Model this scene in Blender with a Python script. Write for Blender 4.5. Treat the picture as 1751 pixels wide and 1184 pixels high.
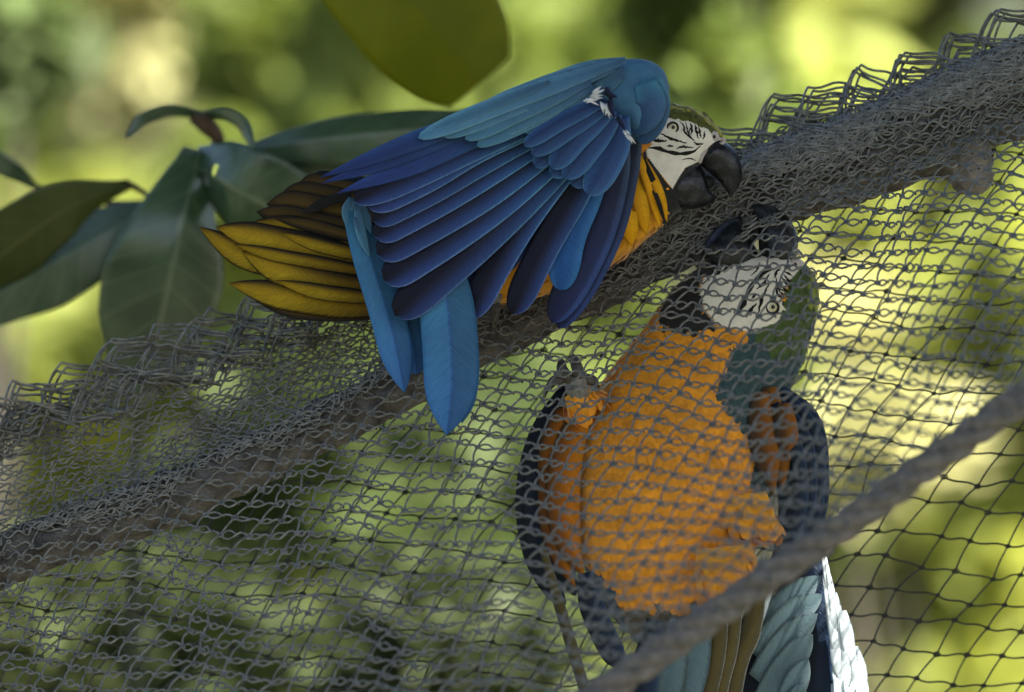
import bpy, math, random
import numpy as np
from mathutils import Vector

# ------------------------------------------------------------------ camera, light
for o in list(bpy.data.objects):
    bpy.data.objects.remove(o)
SC = bpy.context.scene
COL = SC.collection
S, D, ZC = 1900.0, 8.0, 4.0          # photo pixels per metre at D metres; eye height
CX, CY = 875.5, 592.0

cam_d = bpy.data.cameras.new('camera')
cam = bpy.data.objects.new('camera', cam_d)
COL.objects.link(cam)
cam.location = (0, 0, ZC)
cam.rotation_euler = (math.radians(90), 0, 0)
cam_d.sensor_width = 36.0
cam_d.lens = 36.0 * D / (1751 / S)
cam_d.clip_start = 0.1
cam_d.clip_end = 2000
cam_d.dof.use_dof = True
cam_d.dof.focus_distance = 7.915
cam_d.dof.aperture_fstop = 4.2
SC.camera = cam

SUN_DIR = Vector((0.52, -0.42, 0.78)).normalized()     # towards the sun
world = bpy.data.worlds.new('World')
SC.world = world
world.use_nodes = True
wn = world.node_tree
bgn = wn.nodes['Background']
sky = wn.nodes.new('ShaderNodeTexSky')
sky.sky_type = 'NISHITA'
sky.sun_disc = False
sky.sun_elevation = math.asin(SUN_DIR.z)
sky.sun_rotation = math.atan2(SUN_DIR.x, SUN_DIR.y)
sky.air_density = 1.0
sky.dust_density = 2.5
wn.links.new(sky.outputs[0], bgn.inputs[0])
bgn.inputs[1].default_value = 0.05
sun_d = bpy.data.lights.new('sun', 'SUN')
sun_d.energy = 5.0
sun_d.angle = math.radians(0.6)
sun_d.color = (1.0, 0.95, 0.85)
sun = bpy.data.objects.new('sun', sun_d)
COL.objects.link(sun)
sun.rotation_euler = (-SUN_DIR).to_track_quat('-Z', 'Y').to_euler()
SC.view_settings.view_transform = 'Standard'
SC.view_settings.look = 'None'
SC.view_settings.exposure = 2.6
SC.view_settings.gamma = 1.0

rng = np.random.default_rng(7)
random.seed(7)

# ------------------------------------------------------------------ helpers
def P(px, py, Y):
    k = Y / D / S
    return np.array([(px - CX) * k, Y, ZC + (CY - py) * k])

def PV(px, py, Y):
    k = Y / D / S
    return np.stack([(px - CX) * k, Y + 0 * px, ZC + (CY - py) * k], -1)

def link(o, parent=None):
    COL.objects.link(o)
    if parent is not None:
        o.parent = parent
    return o

def mesh_obj(name, V, F, mat, parent=None, uv=None, col=None, smooth=True):
    """F: (n,k) int array or list of arrays"""
    me = bpy.data.meshes.new(name)
    V = np.asarray(V, dtype=np.float32).reshape(-1, 3)
    if not isinstance(F, list):
        F = [F]
    F = [np.asarray(f, dtype=np.int32) for f in F if len(f)]
    nl = sum(f.size for f in F)
    npoly = sum(len(f) for f in F)
    me.vertices.add(len(V)); me.loops.add(nl); me.polygons.add(npoly)
    me.vertices.foreach_set('co', V.ravel())
    li = np.concatenate([f.ravel() for f in F]).astype(np.int32)
    tot = np.concatenate([np.full(len(f), f.shape[1]) for f in F]).astype(np.int32)
    st = np.concatenate([[0], np.cumsum(tot)[:-1]]).astype(np.int32)
    me.loops.foreach_set('vertex_index', li)
    me.polygons.foreach_set('loop_start', st)
    me.polygons.foreach_set('loop_total', tot)
    me.polygons.foreach_set('use_smooth', np.full(npoly, smooth))
    if uv is not None:
        l = me.uv_layers.new(name='UVMap')
        l.data.foreach_set('uv', np.asarray(uv, dtype=np.float32)[li].ravel())
    if col is not None:
        a = me.color_attributes.new('Col', 'FLOAT_COLOR', 'POINT')
        c = np.ones((len(V), 4), dtype=np.float32); c[:, :3] = col
        a.data.foreach_set('color', c.ravel())
    me.update(calc_edges=True)
    me.validate()
    if mat is not None:
        me.materials.append(mat)
    o = bpy.data.objects.new(name, me)
    return link(o, parent)

def empty(name, loc, label, cat, group=None):
    o = bpy.data.objects.new(name, None)
    o.empty_display_size = 0.05
    COL.objects.link(o)
    o['label'] = label; o['category'] = cat
    if group: o['group'] = group
    return o

def tag(o, label, cat, group=None):
    o['label'] = label; o['category'] = cat
    if group: o['group'] = group
    return o

def catmull(pts, n, ts=None):
    pts = np.asarray(pts, dtype=float)
    m = len(pts)
    if ts is None:
        ts = np.linspace(0, 1, n)
    if m == 2:
        return pts[0] + (pts[1] - pts[0]) * ts[:, None]
    ext = np.vstack([2 * pts[0] - pts[1], pts, 2 * pts[-1] - pts[-2]])
    x = np.clip(ts * (m - 1), 0, m - 1 - 1e-9)
    i = x.astype(int); f = (x - i)[:, None]
    p0, p1, p2, p3 = ext[i], ext[i + 1], ext[i + 2], ext[i + 3]
    return 0.5 * (2 * p1 + (p2 - p0) * f + (2 * p0 - 5 * p1 + 4 * p2 - p3) * f ** 2 + (3 * p1 - p0 - 3 * p2 + p3) * f ** 3)

def unit(v):
    return v / (np.linalg.norm(v, axis=-1, keepdims=True) + 1e-12)

def tube_batch(PL, R, sides=5):
    """PL (k,n,3) polylines, R scalar / (k,) / (k,n) radii -> verts, quads"""
    k, n, _ = PL.shape
    T = unit(np.gradient(PL, axis=1))
    ref = np.array([0.13, -1.0, 0.21])
    U = unit(np.cross(T, ref)); W = np.cross(T, U)
    R = np.asarray(R, dtype=float)
    if R.ndim == 0: R = np.full((k, n), float(R))
    elif R.ndim == 1: R = np.repeat(R[:, None], n, 1)
    a = np.arange(sides) / sides * 2 * np.pi
    V = PL[:, :, None, :] + R[:, :, None, None] * (np.cos(a)[None, None, :, None] * U[:, :, None, :] + np.sin(a)[None, None, :, None] * W[:, :, None, :])
    idx = np.arange(k * n * sides).reshape(k, n, sides)
    i2 = np.roll(idx, -1, axis=2)
    F = np.stack([idx[:, :-1], idx[:, 1:], i2[:, 1:], i2[:, :-1]], -1).reshape(-1, 4)
    return V.reshape(-1, 3), F

def tube(name, pts, radii, mat, parent=None, n=40, sides=12, cap=True):
    """pts 3-D control points, radii per control point"""
    C = catmull(pts, n); r = catmull(np.asarray(radii, dtype=float)[:, None], n)[:, 0]
    r = np.maximum(r, 1e-4)
    V, F = tube_batch(C[None], r[None], sides)
    Fs = [F]
    if cap:
        Fs.append(np.array([np.arange(sides)])); Fs.append(np.array([np.arange(sides)[::-1] + (n - 1) * sides]))
    return mesh_obj(name, V, Fs, mat, parent)

def loft(secs, n, m, ts=None):
    """secs: list of (Ax,Ay,Bx,By,depth_px,Yc). rings of n x m; returns V(n,m,3), px(n,m,2), nrm angle"""
    s = catmull(np.array(secs, dtype=float), n, ts)
    th = np.arange(m) / m * 2 * np.pi
    c, sn = np.cos(th), np.sin(th)
    A = s[:, None, 0:2]; B = s[:, None, 2:4]
    px = (A + B) / 2 + (A - B) / 2 * c[None, :, None]
    Y = s[:, None, 5] - np.maximum(s[:, None, 4], 1) / S * sn[None, :]
    return PV(px[..., 0], px[..., 1], Y), px, sn[None, :] + 0 * px[..., 0]

def ring_faces(n, m, caps=True):
    idx = np.arange(n * m).reshape(n, m)
    i2 = np.roll(idx, -1, axis=1)
    F = [np.stack([idx[:-1], i2[:-1], i2[1:], idx[1:]], -1).reshape(-1, 4)]
    if caps:
        F.append(idx[0][None, ::-1].copy()); F.append(idx[-1][None].copy())
    return F

def swarp(x, y, seed, amp, wl):
    r = np.random.default_rng(seed)
    ox = np.zeros_like(x, dtype=float)
    for k in range(5):
        a = r.uniform(0, 2 * np.pi); w = wl * r.uniform(0.5, 1.6); ph = r.uniform(0, 6.28)
        ox = ox + np.sin((x * np.cos(a) + y * np.sin(a)) / w * 2 * np.pi + ph) * r.uniform(0.4, 1)
    return ox * amp / 1.6

def inpoly(x, y, poly):
    poly = np.asarray(poly, dtype=float)
    ins = np.zeros(np.shape(x), dtype=bool)
    j = len(poly) - 1
    for i in range(len(poly)):
        xi, yi = poly[i]; xj, yj = poly[j]
        c = ((yi > y) != (yj > y)) & (x < (xj - xi) * (y - yi) / (yj - yi + 1e-12) + xi)
        ins ^= c
        j = i
    return ins

# ------------------------------------------------------------------ materials
def new_mat(name):
    m = bpy.data.materials.new(name); m.use_nodes = True
    nt = m.node_tree
    return m, nt, nt.nodes['Principled BSDF']

def N(nt, t, **kw):
    n = nt.nodes.new(t)
    for k, v in kw.items():
        setattr(n, k, v)
    return n

def mathn(nt, op, a, b=None, clamp=False):
    n = nt.nodes.new('ShaderNodeMath'); n.operation = op; n.use_clamp = clamp
    for i, v in enumerate((a, b)):
        if v is None: continue
        if isinstance(v, (int, float)): n.inputs[i].default_value = v
        else: nt.links.new(v, n.inputs[i])
    return n.outputs[0]

def mixc(nt, f, a, b, mode='MIX'):
    n = nt.nodes.new('ShaderNodeMix'); n.data_type = 'RGBA'; n.blend_type = mode
    for sock, v in ((n.inputs[0], f), (n.inputs[6], a), (n.inputs[7], b)):
        if isinstance(v, (int, float)): sock.default_value = v
        elif isinstance(v, (tuple, list)): sock.default_value = (*v, 1)
        else: nt.links.new(v, sock)
    return n.outputs[2]

def ramp(nt, fac, stops, interp='LINEAR'):
    n = nt.nodes.new('ShaderNodeValToRGB'); n.color_ramp.interpolation = interp
    els = n.color_ramp.elements
    els[0].position, els[0].color = stops[0][0], (*stops[0][1], 1)
    els[1].position, els[1].color = stops[-1][0], (*stops[-1][1], 1)
    for p, c in stops[1:-1]:
        e = els.new(p); e.color = (*c, 1)
    nt.links.new(fac, n.inputs[0])
    return n.outputs[0]

def noise_tex(nt, scale, detail=4, rough=0.55, coord='Object', vec=None):
    n = nt.nodes.new('ShaderNodeTexNoise')
    n.inputs['Scale'].default_value = scale; n.inputs['Detail'].default_value = detail; n.inputs['Roughness'].default_value = rough
    if vec is None:
        tc = nt.nodes.new('ShaderNodeTexCoord'); vec = tc.outputs[coord]
    nt.links.new(vec, n.inputs['Vector'])
    return n.outputs[0]

def feather_mat(name, stops_u, stops_v=None, tip_fac=1.0, rough=0.5, sheen=0.0, barb=0.75, rachis=None, k=0.55):
    """stops_u: colours across the vane (0 = outer edge, 1 = inner edge); stops_v multiplies along the length"""
    stops_u = [(p, tuple(v * k for v in c)) for p, c in stops_u]
    m, nt, b = new_mat(name)
    uv = N(nt, 'ShaderNodeUVMap'); sp = N(nt, 'ShaderNodeSeparateXYZ')
    nt.links.new(uv.outputs[0], sp.inputs[0])
    u, v = sp.outputs[0], sp.outputs[1]
    au = mathn(nt, 'ABSOLUTE', mathn(nt, 'SUBTRACT', u, 0.5))
    w = mathn(nt, 'SUBTRACT', mathn(nt, 'MULTIPLY', v, 1.0), mathn(nt, 'MULTIPLY', au, 0.22))
    cv = N(nt, 'ShaderNodeCombineXYZ')
    nt.links.new(mathn(nt, 'MULTIPLY', u, 4.0), cv.inputs[0]); nt.links.new(mathn(nt, 'MULTIPLY', w, 75.0), cv.inputs[1])
    oi = N(nt, 'ShaderNodeObjectInfo')
    nt.links.new(mathn(nt, 'MULTIPLY', oi.outputs['Random'], 50.0), cv.inputs[2])
    st = noise_tex(nt, 1.0, 3, 0.6, vec=cv.outputs[0])
    # streaky edge wobble for the colour zones
    uw = mathn(nt, 'ADD', u, mathn(nt, 'MULTIPLY', mathn(nt, 'SUBTRACT', st, 0.5), 0.13), clamp=True)
    col = ramp(nt, uw, stops_u)
    if stops_v:
        vw = mathn(nt, 'ADD', w, mathn(nt, 'MULTIPLY', mathn(nt, 'SUBTRACT', st, 0.5), 0.08), clamp=True)
        col = mixc(nt, tip_fac, col, ramp(nt, vw, stops_v), 'MULTIPLY')
    if rachis:
        rf = mathn(nt, 'LESS_THAN', au, 0.022)
        col = mixc(nt, mathn(nt, 'MULTIPLY', rf, rachis[1]), col, rachis[0])
    val = mathn(nt, 'ADD', mathn(nt, 'MULTIPLY', st, barb), 1.0 - barb / 2)
    val = mathn(nt, 'MULTIPLY', val, mathn(nt, 'ADD', mathn(nt, 'MULTIPLY', oi.outputs['Random'], 0.3), 0.85))
    big = noise_tex(nt, 22.0, 3)
    val = mathn(nt, 'MULTIPLY', val, mathn(nt, 'ADD', mathn(nt, 'MULTIPLY', big, 0.5), 0.75))
    hs = N(nt, 'ShaderNodeHueSaturation')
    nt.links.new(val, hs.inputs['Value']); nt.links.new(col, hs.inputs['Color'])
    nt.links.new(hs.outputs[0], b.inputs['Base Color'])
    b.inputs['Roughness'].default_value = rough
    b.inputs['Sheen Weight'].default_value = sheen
    b.inputs['Specular IOR Level'].default_value = 0.16
    bp = N(nt, 'ShaderNodeBump'); bp.inputs['Strength'].default_value = 0.7; bp.inputs['Distance'].default_value = 0.001
    nt.links.new(st, bp.inputs['Height']); nt.links.new(bp.outputs[0], b.inputs['Normal'])
    return m

def plain_mat(name, c1, c2, scale=60, rough=0.6, bump=0.3, bdist=0.002, spec=0.4, detail=6, contrast=(0.3, 0.7)):
    m, nt, b = new_mat(name)
    nz = noise_tex(nt, scale, detail)
    col = ramp(nt, nz, [(contrast[0], c1), (contrast[1], c2)])
    nt.links.new(col, b.inputs['Base Color'])
    b.inputs['Roughness'].default_value = rough
    b.inputs['Specular IOR Level'].default_value = spec
    bp = N(nt, 'ShaderNodeBump'); bp.inputs['Strength'].default_value = bump; bp.inputs['Distance'].default_value = bdist
    nt.links.new(noise_tex(nt, scale * 3, detail), bp.inputs['Height']); nt.links.new(bp.outputs[0], b.inputs['Normal'])
    return m

def leaf_mat(name, c1, c2, trans, tfac=0.35, rough=0.4, scale=6.0, vein=None, spec=0.5, vary=0.4):
    m, nt, b = new_mat(name)
    nz = noise_tex(nt, scale, 3)
    col = ramp(nt, nz, [(0.35, c1), (0.65, c2)])
    geo = N(nt, 'ShaderNodeNewGeometry')
    rnd = geo.outputs['Random Per Island']
    hs = N(nt, 'ShaderNodeHueSaturation')
    nt.links.new(mathn(nt, 'ADD', mathn(nt, 'MULTIPLY', rnd, vary * 2), 1 - vary), hs.inputs['Value'])
    nt.links.new(col, hs.inputs['Color'])
    c = hs.outputs[0]
    if vein:
        uv = N(nt, 'ShaderNodeUVMap'); sp = N(nt, 'ShaderNodeSeparateXYZ'); nt.links.new(uv.outputs[0], sp.inputs[0])
        au = mathn(nt, 'ABSOLUTE', mathn(nt, 'SUBTRACT', sp.outputs[0], 0.5))
        w = mathn(nt, 'SUBTRACT', mathn(nt, 'MULTIPLY', sp.outputs[1], 9.0), mathn(nt, 'MULTIPLY', au, 3.0))
        fr = mathn(nt, 'ABSOLUTE', mathn(nt, 'SUBTRACT', mathn(nt, 'FRACT', w), 0.5))
        side = mathn(nt, 'LESS_THAN', fr, 0.05)
        mid = mathn(nt, 'LESS_THAN', au, 0.02)
        vf = mathn(nt, 'MAXIMUM', mathn(nt, 'MULTIPLY', side, 0.45), mid)
        c = mixc(nt, mathn(nt, 'MULTIPLY', vf, 0.6), c, vein)
    nt.links.new(c, b.inputs['Base Color'])
    b.inputs['Roughness'].default_value = rough
    b.inputs['Specular IOR Level'].default_value = spec
    tr = N(nt, 'ShaderNodeBsdfTranslucent')
    tc = mixc(nt, 0.6, c, trans)
    nt.links.new(tc, tr.inputs[0])
    mx = N(nt, 'ShaderNodeMixShader'); mx.inputs[0].default_value = tfac
    out = nt.nodes['Material Output']
    nt.links.new(b.outputs[0], mx.inputs[1]); nt.links.new(tr.outputs[0], mx.inputs[2]); nt.links.new(mx.outputs[0], out.inputs[0])
    return m

def body_mat(name):
    m, nt, b = new_mat(name)
    at = N(nt, 'ShaderNodeVertexColor'); at.layer_name = 'Col'
    nz = noise_tex(nt, 140, 5)
    hs = N(nt, 'ShaderNodeHueSaturation')
    nt.links.new(mathn(nt, 'ADD', mathn(nt, 'MULTIPLY', nz, 0.5), 0.75), hs.inputs['Value'])
    nt.links.new(at.outputs[0], hs.inputs['Color']); nt.links.new(hs.outputs[0], b.inputs['Base Color'])
    b.inputs['Roughness'].default_value = 0.65; b.inputs['Sheen Weight'].default_value = 0.25
    b.inputs['Specular IOR Level'].default_value = 0.25
    bp = N(nt, 'ShaderNodeBump'); bp.inputs['Strength'].default_value = 0.35; bp.inputs['Distance'].default_value = 0.0015
    nt.links.new(noise_tex(nt, 320, 4), bp.inputs['Height']); nt.links.new(bp.outputs[0], b.inputs['Normal'])
    return m

ROYAL_O, ROYAL_I = (0.030, 0.075, 0.33), (0.010, 0.022, 0.09)
M = {}
M['royal'] = feather_mat('royal_blue_feather', [(0.0, (0.22, 0.42, 0.78)), (0.035, (0.09, 0.21, 0.50)), (0.07, (0.032, 0.095, 0.30)), (0.24, (0.019, 0.056, 0.20)), (0.38, (0.008, 0.022, 0.085)), (0.52, (0.004, 0.008, 0.03)), (1.0, (0.004, 0.006, 0.02))],
                         [(0.0, (1, 1.5, 1.25)), (0.4, (1, 1.05, 1.05)), (0.86, (1.05, 0.82, 0.95)), (0.97, (0.5, 0.42, 0.45)), (1.0, (0.2, 0.15, 0.2))], rough=0.42, k=0.5, barb=0.9)  # dark inner vane, deepened to paint the shadow between overlapping feathers
M['tertial'] = feather_mat('tertial_feather', [(0.0, (0.03, 0.07, 0.26)), (0.4, (0.022, 0.055, 0.24)), (0.6, (0.03, 0.07, 0.28)), (0.93, (0.045, 0.10, 0.36)), (1.0, (0.09, 0.19, 0.5))],
                           [(0.0, (1.3, 2.2, 1.4)), (0.45, (1, 1.1, 1.0)), (1.0, (1, 0.9, 1))], rough=0.42)
M['covert'] = feather_mat('covert_feather', [(0.0, (0.10, 0.26, 0.46)), (0.05, (0.055, 0.15, 0.34)), (0.2, (0.028, 0.075, 0.20)), (0.6, (0.016, 0.042, 0.13)), (0.93, (0.03, 0.09, 0.24)), (1.0, (0.10, 0.26, 0.46))],
                          [(0.0, (0.8, 0.8, 0.85)), (0.8, (1, 1, 1)), (1.0, (1.25, 1.35, 1.2))], rough=0.48, k=0.75, rachis=((0.008, 0.02, 0.06), 0.5))
M['teal'] = feather_mat('teal_covert_feather', [(0.0, (0.12, 0.26, 0.35)), (0.1, (0.065, 0.165, 0.26)), (0.5, (0.048, 0.13, 0.22)), (0.9, (0.075, 0.19, 0.29)), (1.0, (0.16, 0.34, 0.44))],
                        [(0.0, (0.85, 0.8, 0.85)), (1.0, (1.15, 1.25, 1.2))], rough=0.5, k=0.9)
M['wrist'] = feather_mat('wrist_feather', [(0.0, (0.07, 0.16, 0.28)), (0.05, (0.05, 0.12, 0.23)), (0.3, (0.038, 0.095, 0.20)), (0.7, (0.034, 0.085, 0.18)), (1.0, (0.045, 0.11, 0.22))],
                         [(0.0, (1.2, 1.7, 1.3)), (0.35, (1, 1, 1)), (0.9, (0.9, 0.9, 0.95)), (1.0, (1.3, 1.4, 1.3))], rough=0.5, k=0.85)
M['slate'] = feather_mat('slate_primary_feather', [(0.0, (0.055, 0.10, 0.22)), (0.13, (0.04, 0.07, 0.16)), (0.22, (0.018, 0.028, 0.075)), (0.6, (0.012, 0.018, 0.05)), (1.0, (0.008, 0.010, 0.02))],
                         [(0.0, (1.6, 1.4, 1.0)), (0.3, (1, 1, 1)), (0.7, (1, 1.1, 1.5)), (1.0, (0.9, 1, 1.6))], rough=0.45)
M['bright'] = feather_mat('bright_blue_feather', [(0.0, (0.06, 0.24, 0.56)), (0.3, (0.018, 0.13, 0.40)), (0.7, (0.016, 0.11, 0.36)), (1.0, (0.06, 0.24, 0.56))], rough=0.45)
M['tail'] = feather_mat('light_blue_tail_feather', [(0.0, (0.045, 0.17, 0.36)), (0.30, (0.045, 0.175, 0.35)), (0.49, (0.035, 0.145, 0.31)), (0.515, (0.07, 0.26, 0.52)), (0.8, (0.075, 0.28, 0.54)), (1.0, (0.06, 0.24, 0.52))],
                        [(0.0, (0.8, 0.9, 0.8)), (0.5, (1, 1, 1)), (1.0, (0.85, 0.85, 1.1))], rough=0.45, rachis=((0.02, 0.08, 0.25), 0.5))
M['yellow'] = feather_mat('yellow_underwing_feather', [(0.0, (0.02, 0.014, 0.006)), (0.04, (0.10, 0.07, 0.006)), (0.12, (0.42, 0.29, 0.008)), (0.4, (0.55, 0.38, 0.012)), (0.62, (0.46, 0.30, 0.010)), (0.80, (0.16, 0.10, 0.008)), (0.9, (0.03, 0.02, 0.006)), (1.0, (0.010, 0.008, 0.005))],
                          [(0.0, (0.25, 0.2, 0.2)), (0.3, (0.6, 0.55, 0.5)), (0.6, (1, 1, 1)), (0.9, (0.85, 0.78, 0.7)), (0.96, (0.3, 0.25, 0.2)), (1.0, (0.05, 0.05, 0.06))], rough=0.6, sheen=0.0, barb=1.2)  # base darkened to paint the shadow under the near wing
M['brown'] = feather_mat('brown_underwing_feather', [(0.0, (0.012, 0.009, 0.008)), (0.2, (0.04, 0.025, 0.008)), (0.5, (0.16, 0.095, 0.012)), (0.75, (0.10, 0.06, 0.01)), (1.0, (0.010, 0.008, 0.008))],
                         [(0.0, (1, 1, 1)), (0.8, (0.8, 0.8, 0.8)), (1.0, (0.08, 0.08, 0.1))], rough=0.55, sheen=0.1, barb=0.5)
M['navy'] = feather_mat('navy_feather', [(0.0, (0.06, 0.12, 0.22)), (0.1, (0.022, 0.05, 0.11)), (0.5, (0.012, 0.028, 0.06)), (1.0, (0.008, 0.015, 0.03))], rough=0.4)
M['orange_f'] = feather_mat('orange_underwing_feather', [(0.0, (0.55, 0.2, 0.008)), (0.3, (0.60, 0.20, 0.008)), (0.6, (0.34, 0.11, 0.008)), (1.0, (0.06, 0.03, 0.012))], rough=0.65, barb=0.9, k=0.6)
M['brown_o'] = feather_mat('rusty_underwing_feather', [(0.0, (0.30, 0.11, 0.01)), (0.3, (0.26, 0.09, 0.01)), (0.6, (0.10, 0.045, 0.012)), (1.0, (0.03, 0.025, 0.02))], rough=0.65, barb=0.9, k=0.7)
M['orange_n'] = feather_mat('golden_neck_feather', [(0.0, (0.6, 0.3, 0.008)), (0.3, (0.80, 0.40, 0.01)), (0.7, (0.72, 0.33, 0.008)), (1.0, (0.35, 0.14, 0.01))], rough=0.65, barb=0.9, k=0.95)
M['tealgrey'] = feather_mat('teal_grey_feather', [(0.0, (0.05, 0.09, 0.11)), (0.15, (0.16, 0.27, 0.30)), (0.6, (0.14, 0.24, 0.28)), (1.0, (0.26, 0.38, 0.42))], rough=0.35, sheen=0.4)
M['pale'] = feather_mat('glare_painted_feather', [(0.0, (0.05, 0.07, 0.09)), (0.12, (0.55, 0.64, 0.68)), (0.6, (0.72, 0.80, 0.83)), (1.0, (0.35, 0.42, 0.46))], rough=0.3, sheen=0.3, k=1.0)  # blue feathers painted pale to stand in for sun glare
M['olive_f'] = feather_mat('olive_tail_feather', [(0.0, (0.5, 0.5, 0.48)), (0.05, (0.14, 0.13, 0.07)), (0.3, (0.17, 0.13, 0.035)), (0.7, (0.10, 0.08, 0.03)), (1.0, (0.06, 0.06, 0.05))], rough=0.45, barb=0.5)
M['white_f'] = feather_mat('white_down_feather', [(0.0, (0.75, 0.76, 0.74)), (1.0, (0.70, 0.72, 0.74))], rough=0.7, k=0.9)
M['body'] = body_mat('macaw_plumage')
M['beak'] = plain_mat('black_beak_horn', (0.006, 0.007, 0.009), (0.055, 0.056, 0.060), 110, 0.30, 0.6, 0.001, 0.4, 7, (0.48, 0.80))
M['black'] = plain_mat('black_face_feather', (0.006, 0.007, 0.006), (0.014, 0.013, 0.012), 300, 0.7, 0.3, 0.001, 0.2)
M['iris'] = plain_mat('pale_yellow_iris', (0.55, 0.50, 0.28), (0.70, 0.66, 0.42), 500, 0.25, 0.05, 0.0005, 0.5)
M['pupil'] = plain_mat('black_pupil', (0.003, 0.003, 0.003), (0.005, 0.005, 0.005), 100, 0.08, 0.0, 0.0005, 0.6)
M['cere'] = plain_mat('pale_cere_skin', (0.34, 0.29, 0.26), (0.5, 0.46, 0.42), 200, 0.5, 0.3, 0.001)
M['foot'] = plain_mat('grey_scaly_foot', (0.10, 0.10, 0.095), (0.24, 0.235, 0.22), 220, 0.5, 0.6, 0.002)
M['toe'] = plain_mat('dark_scaly_toe', (0.03, 0.028, 0.03), (0.09, 0.085, 0.085), 220, 0.5, 0.6, 0.002)
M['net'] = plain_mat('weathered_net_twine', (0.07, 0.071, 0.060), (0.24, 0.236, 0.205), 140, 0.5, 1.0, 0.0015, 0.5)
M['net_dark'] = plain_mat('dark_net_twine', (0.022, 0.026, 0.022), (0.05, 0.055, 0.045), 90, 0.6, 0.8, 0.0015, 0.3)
M['rope'] = plain_mat('grey_brown_rope', (0.078, 0.073, 0.066), (0.175, 0.163, 0.148), 120, 0.75, 0.9, 0.003, 0.25)
M['bark'] = plain_mat('grey_brown_bark', (0.045, 0.042, 0.039), (0.18, 0.168, 0.155), 55, 0.85, 1.0, 0.010, 0.15)
M['stub'] = plain_mat('sawn_grey_wood', (0.08, 0.075, 0.065), (0.22, 0.20, 0.175), 30, 0.6, 0.8, 0.004, 0.4)
M['twig'] = plain_mat('brown_twig_bark', (0.03, 0.018, 0.008), (0.10, 0.06, 0.028), 60, 0.7, 0.8, 0.003)
M['stem'] = plain_mat('green_stem_bark', (0.02, 0.03, 0.010), (0.045, 0.06, 0.02), 40, 0.7, 0.6, 0.003)
M['trunk'] = plain_mat('tree_bark', (0.022, 0.020, 0.014), (0.07, 0.062, 0.045), 5, 0.85, 0.9, 0.02)
M['post'] = plain_mat('galvanised_post', (0.20, 0.21, 0.21), (0.32, 0.33, 0.33), 8, 0.5, 0.2, 0.002)
M['leaf'] = leaf_mat('waxy_dark_leaf', (0.022, 0.050, 0.022), (0.062, 0.108, 0.050), (0.12, 0.21, 0.02), 0.14, 0.27, 14, (0.16, 0.21, 0.12), 0.7, 0.15)
M['leaf_olive'] = leaf_mat('olive_leaf_underside', (0.045, 0.066, 0.014), (0.085, 0.105, 0.024), (0.3, 0.32, 0.02), 0.35, 0.35, 9, (0.15, 0.16, 0.05), 0.4, 0.1)
M['leaf_top'] = leaf_mat('yellow_green_leaf', (0.10, 0.115, 0.003), (0.18, 0.19, 0.003), (0.6, 0.6, 0.008), 0.55, 0.5, 10, (0.11, 0.11, 0.01), 0.3, 0.1)
M['canopy'] = leaf_mat('canopy_leaf', (0.03, 0.06, 0.015), (0.06, 0.11, 0.02), (0.14, 0.22, 0.02), 0.25, 0.45, 2.0)
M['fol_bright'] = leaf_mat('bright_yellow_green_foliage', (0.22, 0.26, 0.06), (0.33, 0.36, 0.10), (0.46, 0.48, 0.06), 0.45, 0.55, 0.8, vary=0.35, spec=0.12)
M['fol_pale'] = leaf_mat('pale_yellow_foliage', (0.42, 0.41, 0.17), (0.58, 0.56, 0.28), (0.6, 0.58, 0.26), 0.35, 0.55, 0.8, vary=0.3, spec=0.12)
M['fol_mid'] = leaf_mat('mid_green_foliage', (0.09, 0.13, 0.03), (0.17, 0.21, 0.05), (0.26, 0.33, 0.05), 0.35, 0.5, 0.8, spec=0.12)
M['fol_deep'] = leaf_mat('shade_darkened_foliage', (0.03, 0.042, 0.016), (0.06, 0.075, 0.028), (0.06, 0.09, 0.015), 0.2, 0.5, 0.8, spec=0.1)  # leaf colour darkened in place of shade from overhead
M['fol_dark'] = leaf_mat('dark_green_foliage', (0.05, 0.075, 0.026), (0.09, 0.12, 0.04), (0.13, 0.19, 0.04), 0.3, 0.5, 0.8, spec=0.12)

# ------------------------------------------------------------------ setting
def ground():
    m, nt, b = new_mat('grassy_ground')
    col = ramp(nt, noise_tex(nt, 0.6, 8), [(0.3, (0.035, 0.036, 0.022)), (0.55, (0.06, 0.058, 0.036)), (0.75, (0.09, 0.08, 0.058))])
    nt.links.new(col, b.inputs['Base Color']); b.inputs['Roughness'].default_value = 0.95
    n = 40
    g = np.linspace(-1, 1, n); g = np.sign(g) * np.abs(g) ** 2.2 * 600
    x, y = np.meshgrid(g, g)
    z = swarp(x, y, 3, 0.12, 18) - 0.1
    idx = np.arange(n * n).reshape(n, n)
    F = np.stack([idx[:-1, :-1], idx[:-1, 1:], idx[1:, 1:], idx[1:, :-1]], -1).reshape(-1, 4)
    o = mesh_obj('ground', np.stack([x, y, z], -1), F, m)
    o['kind'] = 'structure'
ground()

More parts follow.
